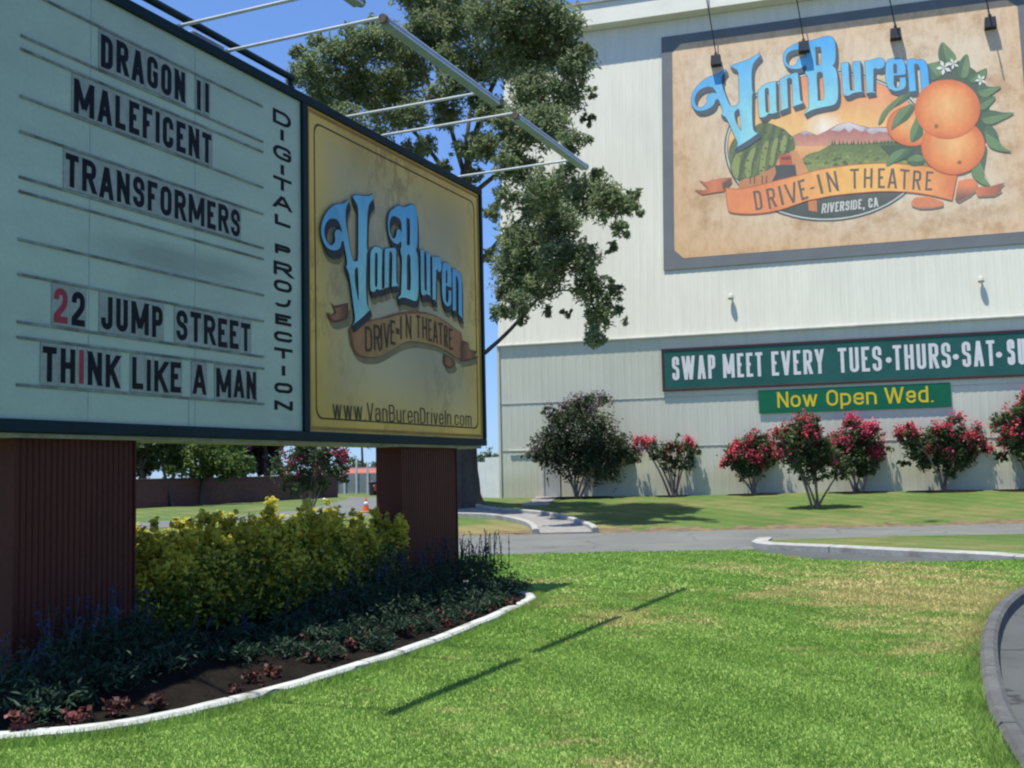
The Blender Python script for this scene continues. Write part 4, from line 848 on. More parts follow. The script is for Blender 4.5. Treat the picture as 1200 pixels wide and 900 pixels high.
# orange ribbon
rd, ro, ry = L(190, 100, 62), L(236, 140, 84), L(250, 190, 98)
tail = tr6([(65, 455), (110, 472), (160, 460), (240, 440), (296, 437), (300, 470), (262, 505), (240, 535), (160, 545), (90, 560), (30, 525), (95, 530), (132, 515), (100, 490)])
art.poly(outl(tail, .9), rd, 5); art.poly(tail, lambda x, y: mixt(L(226, 132, 84), L(150, 84, 62), abs((x - 838) / 24)), 5.3, grid=3)
art.poly(tr6([(232, 475), (296, 440), (302, 480), (258, 520), (236, 528)]), L(108, 82, 74), 5.5)
f1 = tr5([(888, 398), (940, 385), (990, 385), (1008, 410), (1008, 450), (960, 490), (890, 530), (868, 520)]); f2 = tr5([(985, 440), (1090, 432), (1160, 415), (1185, 408), (1150, 440), (1165, 462), (1115, 490), (1010, 495)]); f3 = tr5([(610, 505), (700, 495), (790, 530), (790, 555), (720, 570), (640, 572), (590, 555), (588, 530)])
for P in (f2, f1, f3): art.poly(down(P, .8, -1.6), L(150, 120, 96), 5.2)
art.poly(f2, lambda x, y: mixt(L(222, 128, 84), L(150, 90, 70), (x - 1145) / 28), 5.6, grid=3); art.poly(f1, lambda x, y: mixt(L(236, 140, 88), L(128, 92, 78), (y - 218) / 14), 5.8, grid=3); art.poly(f3, lambda x, y: mixt(L(206, 122, 84), L(232, 140, 88), .5 + .5 * sin(y * 1.2)), 5.8, grid=3)
top = [(850.4, 220.7), (862, 221.8), (873, 221), (889, 217.6), (911, 212), (936.7, 205.7), (960, 199.4), (984, 195.6), (1006, 193), (1033, 191.8), (1061, 193), (1088, 196), (1122, 205)]
bot = [(1116, 236.4), (1088, 229.8), (1061, 226.4), (1033, 225.8), (1006, 227.6), (978, 230.5), (960, 233.8), (944.6, 237), (933.5, 241), (913, 247.7), (889, 251.6), (870, 252), (857.5, 250.4), (853.5, 247.7), (851.3, 235)]
rib = smooth_line(top, 4) + smooth_line(bot, 4)
def inr(x): return .5 + .5 * sin((x - 870) * .045)
art.poly([tuple(p) for p in rib], rd, 6); tp = np.array(top) + (0, 1.1); bt = np.array(bot) + (0, -1.1); tp[0, 0] += .8; tp[-1, 0] -= 1; bt[0, 0] -= 1; bt[-1, 0] += 1; bt[-2, 0] += .8
art.poly([tuple(p) for p in smooth_line(tp, 4) + smooth_line(bt, 4)], lambda x, y: mixt(mixt(ry, ro, abs((x - 1010) / 105) ** 1.5), L(228, 120, 72), max(0, (x - 1105) / 16)), 6.6, grid=4)
BL = [(884, 247.4), (901.8, 245.8), (916.9, 241.3), (930.3, 239), (943.6, 234.5), (964.4, 227.6), (983.5, 224.3), (1001, 222), (1015, 221), (1040, 221.4), (1059, 222.5), (1085, 224)]
TL = [(882.5, 225), (898.7, 222.3), (912, 219), (925, 216), (938, 212), (958.8, 205), (975, 201.5), (1000, 198.5), (1012, 198.3), (1045, 198), (1055, 198.7), (1070, 200.5), (1090, 202)]
ipl = lambda tab, x: float(np.interp(x, [p[0] for p in tab], [p[1] for p in tab]))
for c, x0, x1, sh in [('D', 885.7, 894.7, -3.2), ('R', 901.5, 911, -4), ('I', 916.3, 919.3, -4.9), ('V', 923.5, 937, -5), ('E', 939.5, 947.7, -5), ('-', 949.5, 954.5, -5), ('I', 962.3, 965.4, -5.6), ('N', 971.8, 983.5, -4), ('T', 996.5, 1007, -.4), ('H', 1012, 1022.3, .5), ('E', 1028.8, 1036.8, .2), ('A', 1040, 1051, .5), ('T', 1054, 1065, .8), ('R', 1068.8, 1078.5, 1.5), ('E', 1083.8, 1092, 1.5)]:
    if c == '-': art.poly([(x0, ipl(BL, x0) - 11.5), (x1, ipl(BL, x1) - 11.5), (x1, ipl(BL, x1) - 9.2), (x0, ipl(BL, x0) - 9.2)], L(104, 92, 80), 7); continue
    h = 24.; w = x1 - x0; ch = [('I', 0, w, glyph('I', w, h, w))] if c == 'I' else text(c, h, 2.7, w)
    Qm = quadmap((x0, ipl(BL, x0)), (x1, ipl(BL, x1)), (x0 + sh, ipl(TL, x0 + sh)), (x1 + sh, ipl(TL, x1 + sh)), w, h)
    put_text(art.mb, ch, lambda x, y: mi(*Qm(x, y)), art.z0 + .0016 * 7.4, 0, tuple(v * 1.12 for v in L(104, 92, 80)))
ch = text('RIVERSIDE, CA', 11.5, 1.9, 67, 1.2, .28); Qr = quadmap((962.5, 251), (1029.5, 243.2), (964, 239.4), (1028.7, 232), 67, 11.5); put_text(art.mb, ch, lambda x, y: mi(*Qr(x, y)), art.z0 + .0016 * 3.2, 0, L(214, 214, 200))
art.poly([(947, 236.5), (957, 234.5), (958, 249), (948, 247.5)], L(206, 128, 76), 1.9)
# oranges, leaves and blossom
tl_ = lambda p: T((1020, 50), 5.294, p)
art.poly(tl_([(350, 140), (440, 120), (560, 120), (650, 180), (690, 260), (740, 330), (735, 420), (725, 540), (715, 620), (600, 620), (400, 660), (250, 640), (130, 640), (60, 640), (130, 720), (330, 740), (560, 600), (400, 200)]), L(70, 92, 72), 7.4)
LV = [[(447, 5), (490, 45), (525, 85), (522, 125), (480, 142), (440, 130), (422, 90), (425, 45)], [(600, 80), (613, 150), (600, 215), (560, 222), (535, 180), (560, 115)], [(720, 168), (702, 230), (650, 252), (600, 240), (620, 205), (670, 187)], [(808, 278), (770, 312), (720, 342), (680, 335), (660, 285), (690, 262), (740, 282)], [(775, 345), (740, 392), (700, 422), (668, 405), (680, 352), (722, 343)], [(890, 443), (820, 482), (750, 512), (700, 500), (688, 455), (740, 426), (820, 440)], [(875, 682), (800, 677), (740, 652), (715, 600), (708, 535), (740, 518), (782, 562), (812, 645)], [(742, 892), (690, 882), (640, 842), (626, 790), (660, 735), (702, 655), (722, 660), (712, 740), (702, 830)], [(50, 512), (68, 450), (110, 400), (170, 348), (220, 310), (255, 318), (205, 372), (120, 422), (80, 490)], [(360, 140), (432, 135), (442, 200), (380, 240), (352, 190)], [(100, 772), (118, 712), (170, 672), (242, 665), (222, 712), (150, 752)], [(225, 735), (280, 700), (330, 715), (320, 760), (260, 770)]]
def leaf(P, layer):
    P = np.array(tl_(P)); c = P.mean(0); tip = P[0]; dd = unit(c - tip); nn = np.array([-dd[1], dd[0]])
    art.poly(outl(P, .35), L(56, 80, 62), layer, sm=3)
    art.poly([tuple(p) for p in P], lambda x, y: mixt(L(108, 140, 92), L(74, 108, 78), .5 + .25 * ((np.array([x, y]) - c) @ nn)), layer + .3, grid=2.5, sm=3)
    art.poly([tuple(tip), tuple(c + nn * .35), tuple(c + (c - tip) * .75), tuple(c - nn * .35)], L(150, 172, 118), layer + .6)
for i, P in enumerate(LV): leaf(P, 8 + i * .02)
def orange(cx, cy, rx, ry, layer, hx=.0, hy=-.1):
    P = [(cx + rx * cos(a), cy + ry * sin(a)) for a in np.linspace(0, 2 * pi, 48, endpoint=False)]; art.poly(outl(P, .5), L(196, 96, 58), layer)
    art.poly(P, lambda x, y: mixt(mixt(L(247, 190, 120), L(240, 146, 78), hypot((x - cx) / rx - hx, (y - cy) / ry - hy) / .75), L(216, 104, 62), max(0, hypot((x - cx) / rx, (y - cy) / ry) - .7) * 2.6), layer + .4, grid=3)
    nx, ny = cx - rx * .35 if rx > 37.5 else cx + rx * .2, cy + ry * .58; art.poly([(nx + 3 * cos(a), ny + 3 * sin(a)) for a in np.linspace(0, 2 * pi, 10, endpoint=False)], L(196, 120, 70), layer + .7); art.poly([(nx + 1.5 * cos(a), ny + 1.5 * sin(a)) for a in np.linspace(0, 2 * pi, 8, endpoint=False)], L(120, 96, 66), layer + .9)
orange(1069, 148.5, 29.5, 23.5, 9); leaf([(130, 547), (150, 470), (190, 420), (252, 388), (272, 420), (230, 482), (170, 522)], 10); leaf([(255, 622), (248, 560), (270, 500), (292, 468), (327, 560), (302, 602)], 10.1)
orange(1116.8, 172.6, 37, 32.8, 10.6); orange(1110.3, 129.2, 37.9, 34.4, 11.8)
for cx, cy, r in ((1106, 80.5, 9.5), (1117, 76, 7), (1149, 95, 7)):
    for k in range(5):
        a = 2 * pi * k / 5 + .5; d = np.array([cos(a), sin(a)]); nn = np.array([-d[1], d[0]]); c = np.array([cx, cy]); art.poly([tuple(c), tuple(c + d * r * .55 + nn * r * .24), tuple(c + d * r), tuple(c + d * r * .55 - nn * r * .24)], L(226, 228, 212), 13 + k * .02)
    art.poly([(cx + 1.6 * cos(a), cy + 1.6 * sin(a)) for a in np.linspace(0, 2 * pi, 8, endpoint=False)], L(190, 176, 140), 13.4)
art.mark(8.2, dark=L(66, 84, 94))
art.mb.build('artwork', M_mural, mural, cols=True)

# banners on the lower wall
def wl(px, py): s, z = wal(px, py); return s, z
M_green = mat('banner green', (.025, .125, .105), .15, .8, .5, 20, 0, .3); M_green2 = mat('board green', (.005, .15, .07), .12, 1, .5, 20, 0, .3); M_bord = mat('banner border', (.07, .035, .035), .2, 3, .6); M_bwhite = mat('banner white', (.82, .8, .77), .06, 3, .5); M_byel = mat('board yellow', (.8, .62, .03), .1, 3, .5)
def board_sign(nm, label, x0, x1, y0, y1, txt, font_h, yb, t, segs, mg, mt_, bw, off):
    base = WP.copy(); base[2] = 0
    o = thing(nm, label, 'sign', tuple(base), (WW, Z, WN))
    mb = MB(); mb.bbox(x0, x1, y0, y1, .03, off, 0, .004)
    pn = mb.build('panel', mg, o)
    if bw:
        mb = MB()
        for a in ((x0 - bw, x1 + bw, y0 - bw, y0), (x0 - bw, x1 + bw, y1, y1 + bw), (x0 - bw, x0, y0, y1), (x1, x1 + bw, y0, y1)): mb.bbox(*a, .028, off + .012, 0, .003)
        mb.build('border', M_bord, o)
    mb = MB()
    for s, a, b, gp in segs: put_text(mb, text(s, font_h, t, None if s == '.' else b - a, gp, .25), lambda x, y: (a + x, yb + y), off + .004, 0)
    mb.build('lettering', mt_, o); return o
sx = lambda px, py=430: wl(px, py)[0]
y1, y0 = wl(775, 409.5)[1], wl(776, 459)[1]; lb, lt_ = np.mean([wl(803, 447)[1], wl(1150, 427.5)[1]]), np.mean([wl(803, 418.5)[1], wl(1150, 398.5)[1]])
segs = [('SWAP', 788, 838.5), ('MEET', 847.5, 894), ('EVERY', 904.5, 966), ('TUES', 982.5, 1033.5), ('\u2022', 1038.5, 1045), ('THURS', 1047, 1114.5), ('\u2022', 1117, 1124), ('SAT', 1128, 1166.5), ('\u2022', 1168, 1174.5), ('SUN', 1181, 1216)]
lh = lt_ - lb
board_sign('market_banner', 'long dark green banner with white capitals, brown edge, across the lower tower wall', sx(775) + .1, sx(1226), y0 + .07, y1 - .07, '', lh, lb, lh * .132, [(s, sx(a), sx(b), lh * .11) for s, a, b in segs], M_green, M_bwhite, .075, .06)
y1b, y0b = wl(1000, 453)[1], wl(1000, 481)[1]; b0 = np.mean([wl(910, 478.5)[1], wl(1085, 471)[1]]); c1 = np.mean([wl(910, 459)[1], wl(1080, 453.5)[1]])
board_sign('notice_board', 'small bright green board with yellow lettering hung below the long banner', sx(887.5), sx(1112.5), y0b, y1b - .005, '', c1 - b0, b0, (c1 - b0) * .135, [('Now', sx(909.5), sx(956), .07), ('Open', sx(967), sx(1025.5), .07), ('Wed', sx(1035), sx(1086), .07), ('.', sx(1089), sx(1092.5), .05)], M_green2, M_byel, 0, .05)

# lamps on the tower
LB = ['leftmost dark floodlight on a thin arm in front of the mural', 'dark floodlight overlapping the large curled capital on the mural', 'dark floodlight above the small blue letters of the mural', 'dark floodlight on a thin arm near the right edge of the mural']
for (x0, y0_, x1, y1_), lbl in zip([(828, 0, 839, 71), (933.5, 0, 942, 55), (1042, 0, 1049.5, 40), (1155, 0, 1160.5, 27)], LB):
    c = onplane(x1, y1_, UP + UN * .2, UN); tp_ = onplane(x0, y0_, UP + UN * .58, UN); top_ = c + (tp_ - c) * (1.55 if y1_ > 50 else 2.6)
    su = (top_ - UP) @ WW; rf = UP + WW * su + UU * (UH + .1) + UN * .2
    o = thing('floodlight', lbl, 'floodlight', tuple(c), (WW, UU, UN), 'floodlights over the mural')
    lo = lambda p: ((p - c) @ WW, (p - c) @ UU, (p - c) @ UN)
    ctop = c + UU * .28
    mb = MB(); mb.tube([lo(ctop), lo(top_), lo(top_ * .9 + rf * .1 + Z * .1), lo(rf)], .02, 8); mb.build('arm', M_dark, o)
    mb = MB(); mb.add([(-.16, .17, -.1), (.16, .17, -.1), (.16, .17, .1), (-.16, .17, .1), (-.18, -.17, -.15), (.18, -.17, -.15), (.18, -.17, .09), (-.18, -.17, .09)], [(0, 1, 2, 3), (7, 6, 5, 4), (0, 4, 5, 1), (1, 5, 6, 2), (2, 6, 7, 3), (3, 7, 4, 0)]); mb.bbox(-.05, .05, .171, .29, -.04, .04); mb.build('lamp_head', M_dark, o)
for (px, py), lbl in (((857, 348), 'small wall light with a hanging shadow under the left half of the mural'), ((1149, 328), 'small wall light with a hanging shadow under the right half of the mural')):
    s_, u_ = upw(px, py); c = UP + WW * s_ + UU * u_
    o = thing('wall_light', lbl, 'wall light', tuple(c), (WW, UU, UN), 'small lights between mural and banner')
    mb = MB(); mb.tube([(0, .05, .02), (0, .07, .09), (0, .03, .13)], .03, 8); mb.build('bracket', M_trim, o)
    mb = MB(); mb.tube([(0, .06, .12), (0, -.0, .135), (0, -.1, .15)], [.05, .085, .1], 12); mb.build('lamp_head', M_trim, o)

# ================================================================== PLANTS
M_bark = mat('grey bark', (.085, .075, .062), .4, 3, .95, 25, .6, .1, vs=(1, 1, .3)); M_bark2 = mat('pale smooth bark', (.22, .17, .13), .3, 4, .85, 30, .3)
M_lfA = leaf_mat('ash leaf', (.11, .165, .07), (.24, .31, .15), .52, c3=(.33, .34, .19)); M_lfB = leaf_mat('myrtle leaf', (.06, .10, .035), (.13, .165, .07), .38); M_lfP = leaf_mat('plum myrtle leaf', (.06, .088, .045), (.125, .15, .08), .4)
M_flP = leaf_mat('pink blossom', (.58, .05, .09), (.72, .14, .19), .35); M_flL = leaf_mat('faded lilac blossom', (.26, .16, .22), (.36, .23, .3), .3); M_flR = leaf_mat('red brown seed head', (.12, .045, .035), (.2, .07, .05), .3); M_flM = leaf_mat('magenta blossom', (.55, .05, .14), (.66, .12, .22), .35)
M_gold_lf = leaf_mat('golden leaf', (.55, .5, .06), (.8, .7, .12), .55); M_hedge = leaf_mat('hedge leaf', (.07, .115, .022), (.16, .21, .04), .45)
M_sage = leaf_mat('salvia leaf', (.022, .052, .03), (.042, .082, .045), .3); M_blue = leaf_mat('blue salvia flower', (.03, .03, .11), (.06, .06, .2), .3); M_bego = leaf_mat('bronze leaf', (.045, .024, .018), (.1, .042, .034), .3); M_begf = leaf_mat('begonia pink', (.26, .07, .07), (.36, .13, .12), .3)
M_bgA = leaf_mat('background leaf bright', (.075, .13, .03), (.15, .22, .06), .4); M_bgB = leaf_mat('background leaf dark', (.035, .065, .022), (.075, .115, .04), .35); M_bgC = leaf_mat('purple plum leaf', (.022, .014, .022), (.05, .03, .045), .25)

def limb(mb, pts, r0, r1, n=8):
    P = smooth_line(pts, 4); k = len(P); P = [p + (RNG.normal(0, r0 * .12, 3) if 0 < i < k - 1 else 0) for i, p in enumerate(P)]
    mb.tube(P, list(np.linspace(r0, r1, k)), n)
# --- the big ash tree
TB = atY(548, 587.5, 33.6); TB[2] = float(terrain(TB[0], TB[1])); TY = TB[1]
tree = thing('ash_tree', 'tall ash tree behind the marquee with drooping foliage in front of the pale tower', 'tree', tuple(TB))
px_m = lambda Y: Y / FPX
def tp(x, y, dy=0): return atY(x, y, TY + dy)
mb = MB()
P = smooth_line([TB - Z * .2, tp(548, 565), tp(546, 500), tp(544, 420), tp(543, 330), tp(545, 245), tp(546, 200)], 4); k = len(P)
rad = [.62, .52, .46, .42] + list(np.linspace(.36, .17, k - 4)); mb.tube([p + RNG.normal(0, .02, 3) for p in P], rad, 12); mb.build('trunk', M_bark, tree, True, True)
LIMBS = [([(545, 215, 0), (556, 160, -.6), (574, 110, -1), (596, 50, -1.2), (615, -20, -1)], .2, .06), ([(545, 210, 0), (528, 150, .6), (502, 95, 1), (478, 35, 1.2)], .16, .04), ([(544, 240, 0), (510, 185, .3), (470, 140, .8), (430, 118, 1), (395, 80, 1)], .15, .04), ([(546, 205, 0), (548, 150, 1), (556, 90, 1.6), (545, 20, 1.8)], .15, .05),
         ([(543, 330, 0), (572, 298, -.6), (604, 262, -1.2), (640, 242, -1.6), (690, 232, -4.4), (725, 240, -5)], .15, .035), ([(543, 430, 0), (570, 412, -.6), (598, 386, -1), (628, 352, -1.4), (650, 320, -1.6), (668, 290, -1.8)], .14, .04), ([(545, 235, 0), (580, 205, -.8), (620, 170, -1.2), (660, 120, -1.4), (672, 80, -1.4)], .15, .04), ([(628, 352, -1.4), (660, 340, -1.8), (690, 350, -2), (704, 380, -2)], .06, .025), ([(502, 95, 1), (470, 90, 1.2), (440, 78, 1)], .06, .025), ([(470, 140, .8), (450, 160, .4), (420, 158, .2)], .06, .025), ([(596, 50, -1.2), (630, 30, -1.5), (655, 20, -1.5)], .07, .025)]
for pts, r0, r1 in LIMBS:
    mb = MB(); limb(mb, [tp(*p) for p in pts], r0 * .55, r1 * .55); mb.build('limb', M_bark, tree, True, True)
BL_ = [(362, 82, 26), (392, 66, 26), (388, 112, 34), (428, 98, 34), (424, 52, 26), (452, 52, 30), (460, 128, 34), (402, 148, 30), (440, 166, 24), (482, 88, 28), (484, 134, 22), (498, 40, 32), (540, 26, 36), (580, 16, 38), (622, 16, 40), (662, 28, 28), (500, 8, 30), (640, 58, 38), (602, 66, 38), (560, 74, 30), (672, 80, 24), (664, 112, 26), (622, 108, 34), (530, 70, 24), (640, 148, 34), (600, 148, 28), (668, 168, 20), (568, 172, 20), (512, 110, 18), (610, 200, 24), (640, 222, 32), (682, 228, 30), (712, 236, 28), (736, 242, 16), (650, 262, 34), (618, 282, 34), (600, 322, 30), (630, 330, 32), (602, 358, 22), (652, 300, 30), (690, 338, 24), (704, 368, 22), (698, 396, 16), (682, 302, 26), (726, 268, 14), (590, 232, 18), (576, 252, 12), (690, 165, 8), (560, 120, 20), (720, 340, 14), (582, 366, 12), (522, 134, 22), (562, 172, 24), (590, 192, 20), (484, 178, 18), (540, 176, 14), (600, 176, 18), (530, 100, 22), (575, 130, 22), (556, 205, 12), (470, 200, 12), (470, 62, 20), (512, 62, 22), (458, 95, 20), (342, 92, 10), (350, 60, 12), (372, 48, 12), (408, 36, 12), (440, 30, 14), (360, 128, 12), (376, 150, 14), (425, 185, 12), (455, 190, 10), (686, 60, 12), (694, 110, 9), (690, 140, 10), (752, 250, 8), (742, 226, 9), (716, 290, 9), (722, 362, 9), (732, 376, 6), (664, 366, 8), (612, 376, 8), (588, 345, 12), (640, 366, 8), (622, 245, 20), (664, 200, 14), (700, 205, 12), (606, 300, 20), (500, 170, 16), (520, 196, 12), (540, -22, 34), (600, -24, 34), (480, -12, 28), (575, 300, 12), (675, 70, 24)]
blobs = []
for x, y, r in BL_:
    dy = RNG.uniform(-1.5, 1.5) - (5.2 if x > 585 and y > 160 else 3.5 if x > 560 else 1.5); rr0 = r * (TY + dy) / FPX * .96; blobs.append((tp(x, y, dy), (rr0, rr0 * 1.1, rr0 * .92)))
C = cluster(blobs, 105000, 13, .26, .35); leaf_mesh('foliage', C, .145, M_lfA, None, tree, .38, .3, .55)
mb = MB()   # twigs that carry the leaf clumps
for (c, r) in blobs:
    for _ in range(3):
        d = unit(RNG.normal(size=3)); mb.tube([c - d * r[0] * .2, c + d * r[0] * .5 + RNG.normal(0, .06, 3), c + d * r[0] * .95], [.03, .02, .008], 5)
mb.build('twigs', M_bark, tree, True)['kind'] = 'stuff'

# --- crape myrtles
def myrtle(label, base, lobes, n, lf, fl, nf, h_stem=.75, lsz=.12, fsz=.11, stems=5, flat=.75, open_=.4, deep=.85, grp='crape myrtles along the tower'):
    """lobes: (dx across, dz up, radius) in metres from the base"""
    base = np.array(base); t = thing('crape_myrtle', label, 'shrub', tuple(base), None, grp); right = _r
    bl = [(base + right * dx + Z * dz + np.array([0, RNG.uniform(-.2, .2) * r, 0]), (r, r * deep, r * flat)) for dx, dz, r in lobes]
    for c, r in list(bl):
        for _ in range(4): d = unit(RNG.normal(size=3) * (1, 1, .9) + (0, 0, .12)); k = RNG.uniform(.2, .42); bl.append((c + d * np.array(r) * RNG.uniform(.8, 1.25), tuple(np.array(r) * k)))
    for i in range(stems):
        mb = MB(); c, r = bl[i % len(lobes)]; e = c + np.array([RNG.uniform(-.5, .5) * r[0], RNG.uniform(-.4, .4) * r[0], r[2] * .3]); b = base + np.array([RNG.uniform(-.1, .1), RNG.uniform(-.1, .1), -.08])
        m = b * .45 + e * .55 + np.array([0, 0, -.15]); m[:2] = b[:2] * .62 + e[:2] * .38
        mb.tube(smooth_line([b, m, e], 4), list(np.linspace(.042, .014, 9)), 6)
        for _ in range(3): d = RNG.normal(0, .5, 3) * r[0]; mb.tube([m * .5 + e * .5, e + d * .8], [.016, .007], 4)
        mb.build('stem', M_bark2, t, True, True)
    C = cluster(bl, n, 16, .26, open_); leaf_mesh('foliage', C, lsz, lf, None, t, .5, .2, .1)
    ctr = np.mean([b[0] for b in bl], 0); ztop = max(b[0][2] + b[1][2] for b in bl); zbt = min(b[0][2] - b[1][2] for b in bl)
    FC = []
    while len(FC) < nf:   # panicles at the shoot tips, mostly on the upper outside of the crown
        c, r = bl[RNG.integers(len(bl))]; d = unit(RNG.normal(size=3) + np.array([0, -.25, .55])); p = c + d * np.array(r) * RNG.uniform(.85, 1.12)
        if (p[2] - zbt) / (ztop - zbt) > RNG.uniform(.25, .85): FC.append(p)
    if nf:
        F = np.concatenate([p + RNG.normal(size=(26, 3)) * np.array([.055, .055, .085]) * (fsz / .1) for p in FC]); leaf_mesh('blossom', F, fsz * .62, fl, RNG.integers(0, len(fl), len(F)) if isinstance(fl, list) else None, t, .9, .2)
    return t
def wallbase(px, out): s_ = wal(px, 540)[0]; p = WP + WW * s_ + WN * out; p[2] = float(terrain(p[0], p[1])); return p
def lob(base, L): k = base[1] / FPX; bx = 600 + (base @ _r) * FPX / base[1]; return k
def px_lobes(base, lst):
    out = []
    for x, y, r in lst: p = atY(x, y + 6, base[1]); out.append(((p - base) @ _r, p[2] - base[2], r * 1.19 * base[1] / FPX))
    return out
b = wallbase(684, .95); myrtle('large dark myrtle with faded lilac flower heads beside the tower door', b, px_lobes(b, [(650, 512, 26), (684, 495, 34), (716, 515, 26), (668, 530, 30), (702, 535, 30), (640, 525, 16), (690, 472, 16), (660, 486, 18), (735, 528, 14)]), 17000, M_lfP, [M_flL, M_lfP], 90, lsz=.12, stems=6, open_=.25, deep=.6)
b = wallbase(790, .45); myrtle('thin sparse red-flowering myrtle between the dark myrtle and the small board', b, px_lobes(b, [(772, 524, 14), (794, 520, 16), (812, 522, 11), (784, 538, 14), (806, 535, 13), (752, 512, 6), (764, 516, 8)]), 2600, M_lfB, M_flP, 40, stems=8, lsz=.11, fsz=.1, open_=.3, deep=.42)
b = wallbase(884, .5); myrtle('round red-flowering myrtle under the left end of the small green board', b, px_lobes(b, [(866, 528, 15), (886, 518, 20), (902, 528, 14), (880, 540, 18), (858, 538, 8)]), 6500, M_lfB, M_flP, 90, open_=.3, deep=.42)
b = wallbase(1004, .5); myrtle('red-flowering myrtle right behind the multi-stemmed one, under the small board', b, px_lobes(b, [(985, 520, 20), (1008, 512, 24), (1026, 522, 16), (1000, 535, 20), (1018, 540, 14)]), 7500, M_lfB, [M_flM, M_flP], 110, open_=.3, deep=.42)
b = wallbase(1103, .5); myrtle('broad red-flowering myrtle below the right part of the long banner', b, px_lobes(b, [(1076, 514, 20), (1106, 508, 22), (1132, 512, 20), (1092, 528, 22), (1120, 532, 20), (1145, 512, 12), (1062, 506, 9)]), 10000, M_lfB, M_flP, 120, open_=.25, deep=.4)
b = wallbase(1204, .5); myrtle('red-flowering myrtle cut by the right edge of the picture', b, px_lobes(b, [(1188, 490, 20), (1212, 482, 26), (1240, 496, 24), (1200, 516, 22), (1228, 522, 22), (1180, 512, 10)]), 10000, M_lfB, M_flP, 120, open_=.25, deep=.4)
b = onter(956, 596); myrtle('multi-stemmed myrtle standing free on the lawn in front of the small board', b, px_lobes(b, [(930, 508, 17), (945, 495, 17), (952, 515, 22), (940, 530, 20), (968, 528, 18), (986, 545, 12), (925, 520, 12), (955, 548, 14)]), 6500, M_lfB, [M_flP, M_flR], 90, stems=7, open_=.3)
b = gnd(361, 611, .06); myrtle('small myrtle with magenta and brown flower heads seen under the marquee', b, px_lobes(b, [(340, 548, 17), (362, 535, 22), (378, 522, 18), (395, 545, 15), (352, 565, 16), (374, 562, 14), (402, 530, 10), (350, 520, 18), (330, 540, 12)]), 5500, M_lfB, [M_flM, M_flR], 64, stems=6, open_=.25, grp='crape myrtles on the far lawn')
# bare mulch rings under the wall myrtles
for px, w in ((790, .55), (884, .8), (1004, .9), (1103, 1.0), (1204, 1.0), (684, 1.1)):
    c = wallbase(px, .55); pts = [(c[0] + WW[0] * w * cos(a) + WN[0] * .5 * sin(a), c[1] + WW[1] * w * cos(a) + WN[1] * .5 * sin(a)) for a in np.linspace(0, 2 * pi, 22, endpoint=False)]
    pts = [(x + RNG.normal(0, .05), y + RNG.normal(0, .05)) for x, y in pts]; mb = MB(); slab(mb, pts, 0, .05, .25, zf=lambda x, y: float(terrain(x, y)) + .02); structure(mb.build('mulch_ground', M_mulch))

# --- planting bed
def bed_pt(s, off): p = SP + SD * s + SN * off; return np.array([p[0], p[1], bed_z(p[0], p[1])])
HD = [(-5.5, -.36, .38, .74, 'golden variegated shrub pressed against the near pillar'), (-4.98, -.34, .52, .78, 'golden variegated shrub second from the near pillar'), (-4.28, -.36, .58, .78, 'bushy green and gold shrub in the middle of the hedge row'), (-3.5, -.38, .54, .80, 'tallest gold-topped shrub of the hedge row, under the panel divider'), (-2.78, -.36, .46, .72, 'darker green shrub beside the far pillar'), (-2.22, -.24, .34, .70, 'small gold-speckled shrub pressed against the far pillar')]
for s_, o_, r, h, lbl in HD:
    b = bed_pt(s_, o_); t = thing('golden_shrub', lbl, 'shrub', tuple(b), None, 'hedge row between the pillars')
    mb = MB()
    for i in range(5): e = b + np.array([RNG.uniform(-1, 1) * r * .6, RNG.uniform(-1, 1) * r * .6, h * .75]); mb.tube([b - Z * .03, b * .5 + e * .5 + RNG.normal(0, .03, 3), e], [.018, .012, .006], 5)
    mb.build('stem', M_bark, t, True)
    bl = [(b + Z * (h * .62), (r, r, h * .34)), (b + Z * (h * .34) + np.array([RNG.uniform(-.1, .1), -.05, 0]), (r * 1.02, r * 1.02, h * .38)), (b + Z * (h * .16), (r * .85, r * .85, h * .2))]
    for i in range(7): a = RNG.uniform(0, 2 * pi); q_ = RNG.uniform(.1, .8); bl.append((b + np.array([cos(a) * r * q_, sin(a) * r * q_, h * RNG.uniform(.92, 1.08)]), (r * .15, r * .15, h * RNG.uniform(.2, .3))))
    for i in range(11): a = RNG.uniform(0, 2 * pi); bl.append((b + np.array([cos(a) * r * .7, sin(a) * r * .7, h * RNG.uniform(.6, 1.0)]), (r * .24, r * .24, h * RNG.uniform(.12, .22))))
    C = cluster(bl, 15000, 12, .22, .25); hz = (C[:, 2] - b[2]) / h; mi_ = (RNG.random(len(C)) < np.clip((hz - .2) * 1.3 + .22 * np.sin(C[:, 0] * 6.1 + 2 * np.sin(C[:, 2] * 7.3 + s_ * 5)) + .2 * np.sin(C[:, 1] * 8.7 + C[:, 2] * 9 + 3 * np.sin(C[:, 0] * 4)), .1, .92)).astype(int)
    leaf_mesh('foliage', C, .05, [M_hedge, M_gold_lf], mi_, t, .5, .2, 0)
